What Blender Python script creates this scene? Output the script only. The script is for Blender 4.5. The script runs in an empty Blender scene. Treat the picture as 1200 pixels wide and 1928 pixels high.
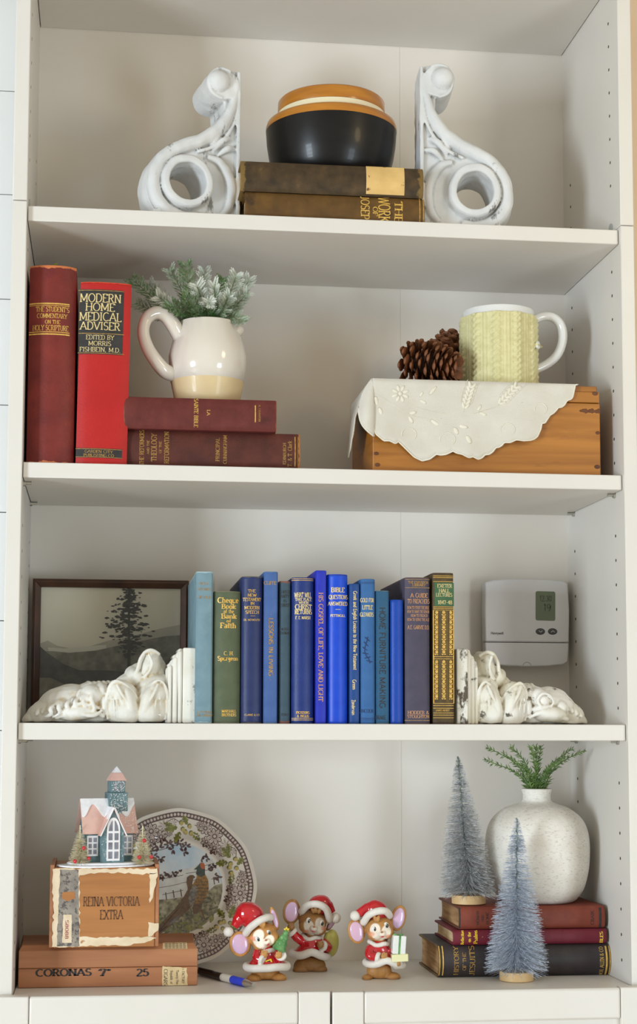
import bpy, bmesh, math, random
from mathutils import Vector, Matrix, Euler, noise
random.seed(7)
PI = math.pi
C = bpy.context.scene.collection
R = math.radians

# ---------------------------------------------------------------- camera
ZO = 1.375                                   # floor is z = 0, the camera stands at eye height
CAMP = Vector((-.2791, -2.041, -.0073 + ZO))
YAW, PIT, ROL, F, PPX, PPY = .1246, .0936, .0027, 3116.69, 586.42, 1081.74
FW = Vector((math.sin(YAW)*math.cos(PIT), math.cos(YAW)*math.cos(PIT), math.sin(PIT)))
_r = Vector((math.cos(YAW), -math.sin(YAW), 0)); _u = _r.cross(FW)
RT = _r*math.cos(ROL) + _u*math.sin(ROL); UP = -_r*math.sin(ROL) + _u*math.cos(ROL)
cam = bpy.data.cameras.new('camera'); camo = bpy.data.objects.new('camera', cam); C.objects.link(camo)
m3 = Matrix((RT, UP, -FW)).transposed()
camo.matrix_world = Matrix.Translation(CAMP) @ m3.to_4x4()
cam.sensor_fit = 'VERTICAL'; cam.sensor_height = 36.0; cam.lens = F*36.0/1928.0
cam.shift_x = (600 - PPX)/1928.0; cam.shift_y = (PPY - 964)/1928.0
cam.clip_start = .05
bpy.context.scene.camera = camo

# ---------------------------------------------------------------- light
w = bpy.data.worlds.new('room_light'); bpy.context.scene.world = w; w.use_nodes = True
bg = w.node_tree.nodes['Background']; bg.inputs[0].default_value = (1.0, .955, .83, 1); bg.inputs[1].default_value = .65
vs = bpy.context.scene.view_settings
vs.view_transform = 'Standard'; vs.look = 'None'; vs.gamma = 1; vs.use_curve_mapping = False; vs.exposure = -0.16
def area(name, loc, target, sx, sy, power, col):
    l = bpy.data.lights.new(name, 'AREA'); l.shape = 'RECTANGLE'; l.size = sx; l.size_y = sy; l.energy = power; l.color = col
    o = bpy.data.objects.new(name, l); C.objects.link(o); o.location = loc
    o.rotation_euler = (Vector(target) - Vector(loc)).to_track_quat('-Z', 'Y').to_euler(); return o
WA = (Vector((-3.0, -2.5, 1.15)), .8, 1.25)        # the left window: centre, width, height
WB = (Vector((1.9, -3.0, .85)), .75, 1.2)            # the right window
WT = Vector((0, .1, 1.6))
area('left_daylight', WA[0], WT, WA[1], WA[2], 160, (.77, .895, 1.0))
area('right_daylight', WB[0], WT, WB[1], WB[2], 46, (.74, .88, 1.0))
warm_fill = bpy.data.lights.new('warm_fill_light', 'POINT'); warm_fill.energy = 8; warm_fill.color = (1, .76, .40); warm_fill.shadow_soft_size = .12  # added warm fill for the top shelves, no such lamp is seen
lo = bpy.data.objects.new('warm_fill_light', warm_fill); C.objects.link(lo); lo.location = (.85, -.95, 2.2)

# ---------------------------------------------------------------- photograph <-> room helpers
def ray(px, py): return RT*((px - PPX)/F) + UP*((PPY - py)/F) + FW
def U(px, py, Y):
    d = ray(px, py); return CAMP + d*((Y - CAMP.y)/d.y)
def GZ(px, py, Z):
    d = ray(px, py); return CAMP + d*((Z - CAMP.z)/d.z)
def SC(P): return F/((P - CAMP).dot(FW))
BD = .265                                    # inner depth of the bookcase
SH = .0074                                   # shelves sit this far back from the panel edges
ZA, ZB, ZC, ZD, ZT = 2.0203, 1.696, 1.3754, 1.0504, 2.363
XL, XR = -.382, .382

# ---------------------------------------------------------------- objects
def tag(o, label=None, cat=None, group=None, kind=None):
    if label: o['label'] = label
    if cat: o['category'] = cat
    if group: o['group'] = group
    if kind: o['kind'] = kind
    return o
def thing(name, label, cat, loc=(0, 0, 0), rz=0, group=None, kind=None):
    o = bpy.data.objects.new(name, None); C.objects.link(o); o.empty_display_size = .02
    o.location = loc; o.rotation_euler = (0, 0, rz)
    return tag(o, label, cat, group, kind)
def V(*a): return Vector(a)
class G:
    """collects shapes, then links them as one mesh object"""
    def __init__(s): s.v = []; s.f = []; s.m = []
    def add(s, vs, fs, mi=0, M=None):
        n = len(s.v)
        for p in vs:
            p = Vector(p); s.v.append(M @ p if M is not None else p)
        for f in fs: s.f.append([i + n for i in f]); s.m.append(mi)
        return s
    def box(s, a, b, mi=0, M=None):
        x0, y0, z0 = a; x1, y1, z1 = b
        return s.add([(x0,y0,z0),(x1,y0,z0),(x1,y1,z0),(x0,y1,z0),(x0,y0,z1),(x1,y0,z1),(x1,y1,z1),(x0,y1,z1)],
                     [(0,3,2,1),(4,5,6,7),(0,1,5,4),(1,2,6,5),(2,3,7,6),(3,0,4,7)], mi, M)
    def ell(s, c, r, rot=None, seg=16, rings=9, mi=0, M=None):
        if not hasattr(r, '__len__'): r = (r, r, r)
        m = Matrix.Translation(c) @ (Euler(rot).to_matrix().to_4x4() if rot else Matrix()) @ Matrix.Diagonal((*r, 1))
        if M is not None: m = M @ m
        vs = [(0,0,-1)]; fs = []
        for i in range(1, rings):
            a = -PI/2 + PI*i/rings
            for j in range(seg): b = 2*PI*j/seg; vs.append((math.cos(a)*math.cos(b), math.cos(a)*math.sin(b), math.sin(a)))
        vs.append((0,0,1)); k = lambda i, j: 1 + (i-1)*seg + j % seg
        for j in range(seg): fs.append((0, k(1,j+1), k(1,j))); fs.append((len(vs)-1, k(rings-1,j), k(rings-1,j+1)))
        for i in range(1, rings-1):
            for j in range(seg): fs.append((k(i,j), k(i,j+1), k(i+1,j+1), k(i+1,j)))
        return s.add(vs, fs, mi, m)
    def tube(s, pts, rad, n=8, mi=0, up=None, flat=1.0, closed=False, M=None):
        pts = [Vector(p) for p in pts]; N = len(pts)
        if not hasattr(rad, '__len__'): rad = [rad]*N
        vs = []; fs = []; prev = None
        for i, p in enumerate(pts):
            a = pts[(i-1) % N] if (closed or i) else p; b = pts[(i+1) % N] if (closed or i < N-1) else p
            t = (b - a).normalized()
            if up is not None: x = Vector(up).cross(t)
            elif prev is not None: x = prev - t*prev.dot(t)
            else: x = t.orthogonal()
            if x.length < 1e-6: x = t.orthogonal()
            x.normalize(); prev = x; y = t.cross(x)
            for j in range(n):
                q = 2*PI*j/n; vs.append(p + x*(math.cos(q)*rad[i]) + y*(math.sin(q)*rad[i]*flat))
        for i in range(N if closed else N-1):
            for j in range(n):
                i2 = (i+1) % N; fs.append((i*n+j, i*n+(j+1) % n, i2*n+(j+1) % n, i2*n+j))
        if not closed: fs.append(list(range(n))[::-1]); fs.append([(N-1)*n+j for j in range(n)])
        return s.add(vs, fs, mi, M)
    def lathe(s, prof, n=48, c=(0,0,0), mi=0, M=None, close=False):
        vs = []; fs = []; K = len(prof)
        for r, z in prof:
            for j in range(n):
                a = 2*PI*j/n; vs.append((c[0]+r*math.cos(a), c[1]+r*math.sin(a), c[2]+z))
        for i in range(K if close else K-1):
            i2 = (i+1) % K
            for j in range(n): fs.append((i*n+j, i*n+(j+1) % n, i2*n+(j+1) % n, i2*n+j))
        if not close:
            if prof[0][0] > 1e-6: fs.append(list(range(n))[::-1])
            if prof[-1][0] > 1e-6: fs.append([(K-1)*n+j for j in range(n)])
        return s.add(vs, fs, mi, M)
    def prism(s, poly, y0, y1, mi=0, M=None):
        """poly is a list of (x, z); extruded from y0 to y1"""
        n = len(poly); vs = [(x, y0, z) for x, z in poly] + [(x, y1, z) for x, z in poly]
        fs = [list(range(n)), list(range(2*n-1, n-1, -1))] + [(i, i+n, (i+1) % n + n, (i+1) % n) for i in range(n)]
        return s.add(vs, fs, mi, M)
    def mesh(s, name):
        me = bpy.data.meshes.new(name); me.from_pydata([tuple(p) for p in s.v], [], s.f)
        me.polygons.foreach_set('material_index', s.m); me.update(); return me
    def build(s, name, mats, parent=None, smooth=True, angle=40, bevel=0, seg=2, recalc=True, remesh=0, smoothit=4, solid=0, noiz=None, kind=None, label=None, tri=False):
        me = s.mesh(name)
        if recalc or tri:
            bm = bmesh.new(); bm.from_mesh(me)
            if recalc: bmesh.ops.recalc_face_normals(bm, faces=bm.faces)
            if tri: bmesh.ops.triangulate(bm, faces=[f for f in bm.faces if len(f.verts) > 4])
            bm.to_mesh(me); bm.free()
        if remesh:
            t = bpy.data.objects.new('t', me); C.objects.link(t)
            md = t.modifiers.new('r', 'REMESH'); md.mode = 'VOXEL'; md.voxel_size = remesh
            if smoothit:
                ms = t.modifiers.new('s', 'SMOOTH'); ms.factor = .5; ms.iterations = smoothit
            dg = bpy.context.evaluated_depsgraph_get()
            me2 = bpy.data.meshes.new_from_object(t.evaluated_get(dg)); bpy.data.objects.remove(t); bpy.data.meshes.remove(me)
            me = me2; me.name = name; angle = 180
        if noiz:
            amp, scl = noiz
            n = len(me.vertices); co = [0.0]*(3*n); no = [0.0]*(3*n)
            me.vertices.foreach_get('co', co); me.vertices.foreach_get('normal', no)
            for i in range(n):
                h = noise.noise(Vector(co[3*i:3*i+3])*scl)*amp
                for e in range(3): co[3*i+e] += no[3*i+e]*h
            me.vertices.foreach_set('co', co); me.update()
        if not hasattr(mats, '__len__'): mats = [mats]
        me.materials.clear()
        for m in mats: me.materials.append(m)
        if smooth:
            me.shade_smooth()
            if angle < 180: me.set_sharp_from_angle(angle=R(angle))
        o = bpy.data.objects.new(name, me); C.objects.link(o)
        if parent: o.parent = parent
        if solid:
            md = o.modifiers.new('s', 'SOLIDIFY'); md.thickness = solid; md.offset = 0
        if bevel:
            md = o.modifiers.new('b', 'BEVEL'); md.width = bevel; md.segments = seg; md.limit_method = 'ANGLE'; md.angle_limit = R(35)
        if kind: o['kind'] = kind
        if label: o['label'] = label
        return o
def paint(o, fn):
    me = o.data; a = me.color_attributes.new('Col', 'FLOAT_COLOR', 'POINT')
    for i, v in enumerate(me.vertices):
        c = fn(v.co); a.data[i].color = (*c, 1)
def smoothstep(a, b, x):
    t = min(1, max(0, (x-a)/(b-a))); return t*t*(3-2*t)
def mixc(a, b, t): return tuple(x+(y-x)*t for x, y in zip(a, b))
def catmull(pts, k=6, closed=False):
    P = [Vector(p) for p in pts]; n = len(P); out = []
    for i in range(n if closed else n-1):
        if closed: a, b, c, d = P[(i-1) % n], P[i], P[(i+1) % n], P[(i+2) % n]
        else: a, b, c, d = P[max(i-1, 0)], P[i], P[i+1], P[min(i+2, n-1)]
        for j in range(k):
            t = j/k; out.append(.5*((2*b) + (c-a)*t + (2*a-5*b+4*c-d)*t*t + (3*b-a-3*c+d)*t**3))
    if not closed: out.append(P[-1].copy())
    return out

# ---------------------------------------------------------------- materials
def lin(c):
    return tuple((x/255/12.92 if x/255 <= .04045 else ((x/255+.055)/1.055)**2.4) for x in c)
def mat(name, c1, c2=None, scale=30, detail=4, rough=.6, bump=0, bscale=None, stretch=(1, 1, 1), metal=0, coat=0, spec=.5,
        lo=.35, hi=.65, c3=None, s3=12, t3=.62, w3=.04, stretch3=None, coord='Object', dist=0, vcol=False, edge=None, sheen=0, rvar=0, trans=0, axis=2, cav=None):
    m = bpy.data.materials.new(name); m.use_nodes = True; nt = m.node_tree; N = nt.nodes; L = nt.links
    b = N['Principled BSDF']
    b.inputs['Roughness'].default_value = rough; b.inputs['Metallic'].default_value = metal
    b.inputs['Coat Weight'].default_value = coat; b.inputs['Coat Roughness'].default_value = .06
    b.inputs['Specular IOR Level'].default_value = spec
    if sheen: b.inputs['Sheen Weight'].default_value = sheen
    tc = N.new('ShaderNodeTexCoord'); mp = N.new('ShaderNodeMapping'); mp.inputs['Scale'].default_value = stretch
    L.new(tc.outputs[coord], mp.inputs[0])
    nz = N.new('ShaderNodeTexNoise'); nz.inputs['Scale'].default_value = scale; nz.inputs['Detail'].default_value = detail
    nz.inputs['Distortion'].default_value = dist
    L.new(mp.outputs[0], nz.inputs['Vector'])
    rp = N.new('ShaderNodeValToRGB'); rp.color_ramp.elements[0].position = lo; rp.color_ramp.elements[1].position = hi
    rp.color_ramp.elements[0].color = (*lin(c1), 1); rp.color_ramp.elements[1].color = (*lin(c2 or c1), 1)
    L.new(nz.outputs['Fac'], rp.inputs[0]); col = rp.outputs[0]
    if vcol:
        at = N.new('ShaderNodeAttribute'); at.attribute_name = 'Col'
        mx = N.new('ShaderNodeMix'); mx.data_type = 'RGBA'; mx.blend_type = 'MULTIPLY'; mx.inputs[0].default_value = 1
        L.new(at.outputs['Color'], mx.inputs[6]); L.new(col, mx.inputs[7]); col = mx.outputs[2]
    if c3:
        n3 = N.new('ShaderNodeTexNoise'); n3.inputs['Scale'].default_value = s3; n3.inputs['Detail'].default_value = 5; n3.inputs['Roughness'].default_value = .65
        src = mp.outputs[0]
        if stretch3:
            mp3 = N.new('ShaderNodeMapping'); mp3.inputs['Scale'].default_value = stretch3; mp3.inputs['Location'].default_value = (3.1, 1.7, .4)
            L.new(tc.outputs[coord], mp3.inputs[0]); src = mp3.outputs[0]
        L.new(src, n3.inputs['Vector'])
        r3 = N.new('ShaderNodeMapRange'); r3.inputs[1].default_value = t3; r3.inputs[2].default_value = t3 + w3
        L.new(n3.outputs['Fac'], r3.inputs[0])
        mx = N.new('ShaderNodeMix'); mx.data_type = 'RGBA'; L.new(r3.outputs[0], mx.inputs[0]); L.new(col, mx.inputs[6])
        mx.inputs[7].default_value = (*lin(c3), 1); col = mx.outputs[2]
    if edge:                                   # worn ends along one axis of the piece: (colour, width)
        sp = N.new('ShaderNodeSeparateXYZ'); L.new(tc.outputs['Generated'], sp.inputs[0])
        pg = N.new('ShaderNodeMath'); pg.operation = 'PINGPONG'; L.new(sp.outputs[axis], pg.inputs[0]); pg.inputs[1].default_value = .5
        n4 = N.new('ShaderNodeTexNoise'); n4.inputs['Scale'].default_value = 130; n4.inputs['Detail'].default_value = 4; L.new(tc.outputs['Object'], n4.inputs['Vector'])
        ml = N.new('ShaderNodeMath'); ml.operation = 'MULTIPLY_ADD'; L.new(n4.outputs['Fac'], ml.inputs[0]); ml.inputs[1].default_value = edge[1]*2.4; L.new(pg.outputs[0], ml.inputs[2])
        r5 = N.new('ShaderNodeMapRange'); r5.inputs[1].default_value = edge[1]*2.2; r5.inputs[2].default_value = edge[1]*1.9; L.new(ml.outputs[0], r5.inputs[0])
        mx = N.new('ShaderNodeMix'); mx.data_type = 'RGBA'; L.new(r5.outputs[0], mx.inputs[0]); L.new(col, mx.inputs[6])
        mx.inputs[7].default_value = (*lin(edge[0]), 1); col = mx.outputs[2]
    if cav:                                    # second colour blended into the carving's concave creases: (colour, from, to)
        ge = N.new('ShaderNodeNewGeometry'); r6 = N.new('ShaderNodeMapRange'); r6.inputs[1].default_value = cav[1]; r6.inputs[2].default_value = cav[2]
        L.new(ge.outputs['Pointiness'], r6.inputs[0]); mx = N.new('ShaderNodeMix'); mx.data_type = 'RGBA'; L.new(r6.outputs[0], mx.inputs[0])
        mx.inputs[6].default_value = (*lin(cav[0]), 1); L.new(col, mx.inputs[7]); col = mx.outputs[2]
    L.new(col, b.inputs['Base Color'])
    if rvar:
        rr = N.new('ShaderNodeMapRange'); rr.inputs[3].default_value = max(.02, rough-rvar); rr.inputs[4].default_value = min(1, rough+rvar)
        L.new(nz.outputs['Fac'], rr.inputs[0]); L.new(rr.outputs[0], b.inputs['Roughness'])
    if bump:
        nb = N.new('ShaderNodeTexNoise'); nb.inputs['Scale'].default_value = bscale or scale; nb.inputs['Detail'].default_value = 3
        L.new(mp.outputs[0], nb.inputs['Vector'])
        bp = N.new('ShaderNodeBump'); bp.inputs['Strength'].default_value = bump; bp.inputs['Distance'].default_value = .001
        L.new(nb.outputs['Fac'], bp.inputs['Height']); L.new(bp.outputs[0], b.inputs['Normal'])
    return m
M = {}
M['shelf'] = mat('white_shelf_foil', (221,216,208), (224,219,212), 8, rough=.42, bump=.02, bscale=300)
M['back'] = mat('white_back_board', (224,217,206), (228,221,211), 6, rough=.5)
M['shiplap'] = mat('white_wall_paint', (226,228,228), (230,232,232), 5, rough=.55, bump=.04, bscale=150)
M['dark'] = mat('painted_hole_shade', (52,45,40), rough=.8)  # dark colour standing for the shade inside the peg holes
M['nickel'] = mat('nickel_pin', (190,188,180), rough=.3, metal=.9)
M['greycap'] = mat('grey_plastic_cap', (170,172,166), rough=.5)
M['tan'] = mat('tan_paint', (224,196,164), (228,202,172), 9, rough=.6)
M['oak'] = mat('oak_floor', (206,190,168), (220,206,186), 9, stretch=(1, 12, 1), rough=.4)
M['gold'] = mat('gilt_lettering', (206,160,70), (232,190,96), 300, rough=.42, metal=.15)
M['palegold'] = mat('pale_gilt_lettering', (214,190,128), (232,208,150), 300, rough=.45, metal=.1)
M['dullgold'] = mat('dull_gilt_lettering', (150,112,52), (190,148,74), 260, rough=.5, metal=.1)
M['copper'] = mat('copper_lettering', (196,140,96), (214,160,110), 260, rough=.5)
M['yellow'] = mat('yellow_lettering', (238,200,40), (246,212,60), 260, rough=.5)
M['ink'] = mat('black_ink', (40,36,36), (56,50,48), 220, rough=.7)
M['navyink'] = mat('navy_ink', (24,44,92), rough=.6)
M['page'] = mat('aged_paper_edges', (196,164,118), (222,196,152), 240, stretch=(1, .06, 1), rough=.85, bump=.25, bscale=420)
M['pagedark'] = mat('dark_paper_edges', (150,112,72), (186,148,102), 240, stretch=(1, .06, 1), rough=.85, bump=.3, bscale=420)
# ---------------------------------------------------------------- setting
fl = G().box((-3.8,-3.8,-.02), (3.6,.3,0)).build('floor', M['oak'], smooth=False); fl['kind'] = 'structure'
wb = thing('wall_back', 'white painted shiplap wall behind the bookcase', None, (0, .29, 0), kind='structure')
zs = U(8, 964.4, .284).z; pitch = .1515
k0 = math.floor(-zs/pitch)
for k in range(k0, k0+19):
    z0 = zs + k*pitch; a = max(0, z0 + .0006); b = min(2.75, z0 + pitch - .0006)
    if b - a < .01: continue
    G().box((-1.6, -.006, a), (.405, .006, b)).build('plank', M['shiplap'], wb, bevel=.0006)
G().box((-1.6, .006, 0), (.405, .02, 2.75)).build('wall_sheathing', M['greycap'], wb)
tr = G().box((.4105, .20, 0), (.62, .25, 2.75)).build('trim_1', M['tan'], bevel=.004); tr['kind'] = 'structure'

# the two windows that light the room, with frame and muntins, standing in for the walls they belong to
def window(name, W, nx, nz):
    c, wd, h = W; d = (WT - c); d.z = 0; d.normalize()
    o = thing(name, None, None, (c.x, c.y, c.z), math.atan2(d.y, d.x) - PI/2, kind='structure')
    g = G()
    for s in (-1, 1):
        g.box((s*wd/2-.04, .03, -h/2-.05), (s*wd/2+.04, .09, h/2+.05)); g.box((-wd/2, .03, s*h/2-.04), (wd/2, .09, s*h/2+.04))
    g.build('window_frame', M['shelf'], o, bevel=.004)
    g = G()
    for i in range(1, nx): x = -wd/2 + wd*i/nx; g.box((x-.018, .03, -h/2), (x+.018, .06, h/2))
    for i in range(1, nz): z = -h/2 + h*i/nz; g.box((-wd/2, .03, z-.018), (wd/2, .06, z+.018))
    g.build('muntins', M['shelf'], o)
    return o
window('window_1', WA, 3, 4); window('window_2', WB, 2, 3)

bc = thing('bookcase', 'tall white bookcase with open shelves above paneled cupboard doors', 'bookcase', (0, 0, 0))
SEAM = 2.0245; TP = .0183; S = M['shelf']
for s in (-1, 1):
    a, b = (XL-TP, XL) if s < 0 else (XR, XR+TP)
    pan = G().box((a, 0, 0), (b, BD+.004, SEAM-.0005)).build('side_panel', S, bc, bevel=.0012)
    ex = G().box((a, 0, SEAM+.0005), (b, BD+.004, 2.381)).build('extension_side_panel', S, bc, bevel=.0012)
    for p, zz in ((pan, [z for z in [1.0768+.032*k for k in range(30)] if all(abs(z-q) > .03 for q in (ZB-.0265, ZC-.0265)) and z < 1.98]), (ex, [2.09+.032*k for k in range(8)])):
        g = G()
        for z in zz:
            for y in ((.0396, .2285) if p is pan or True else (.0396,)):
                if p is ex and y > .1 and z > 2.17: continue
                x = XL if s < 0 else XR
                g.tube([(x + s*.002, y, z), (x - s*.0002, y, z)], .0021, 10)
        g.build('peg_hole_discs', M['dark'], p, kind='stuff', label='row of small dark discs coloured as the shade in peg holes')  # solid discs, the holes' shade is put into their colour
    x = XL if s < 0 else XR
    y0 = .0396
    for zsh in (ZB, ZC):
        for y in (.0396, .2285):
            G().tube([(x, y, zsh-.0215), (x - s*.010, y, zsh-.0215)], .0022, 8).tube([(x, y, zsh-.0215), (x - s*.003, y, zsh-.0215)], .0042, 10).build('shelf_pin', M['nickel'], bc)
    c = U(1149, 419, .035)
    G().tube([(x, c.y+.004, ZA+.0105), (x - s*.0015, c.y+.004, ZA+.0105)], .0075, 20).build('screw_cap', M['greycap'], bc, label='grey plastic screw cap')
xs = U(755, 1000, BD).x
G().box((XL, BD, .07), (xs-.00012, BD+.004, 2.379)).build('back_panel', M['back'], bc)
G().box((xs+.00012, BD, .07), (XR, BD+.004, 2.379)).build('back_panel', M['back'], bc)
def shelf(z, t, y0, nm='shelf', gap=.0008):
    return G().box((XL+gap, y0, z-t), (XR-gap, BD-.0005, z)).build(nm, S, bc, bevel=.0012)
shelf(ZA, .0193, SH); shelf(ZB, .0193, SH); shelf(ZC, .0205, SH)
shelf(ZD, .02, .001, 'cupboard_top'); shelf(2.381, .018, .001, 'top_board')
zd = U(600, 1867, -.018).z
for s in (-1, 1):
    a, b = ((-.4, -.0013) if s < 0 else (.0013, .4)); dz = 0 if s < 0 else -.001
    dr = thing('door', None, None); dr.parent = bc; del_keys = None
    for q in (a, b-.0385): G().box((q, -.020, .09), (q+.0385, -.002, zd+dz)).build('door_stile', S, dr, bevel=.0016)
    G().box((a+.0388, -.0195, zd+dz-.0385), (b-.0388, -.002, zd+dz-.0004)).build('door_rail', S, dr, bevel=.003)
    G().box((a+.0388, -.0195, .09), (b-.0388, -.002, .13)).build('door_rail', S, dr, bevel=.003)
    G().box((a+.0388, -.012, .13), (b-.0388, -.006, zd+dz-.0385)).build('door_panel', S, dr)
G().box((XL, .03, 0), (XR, .045, .085)).build('plinth', S, bc)
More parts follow.
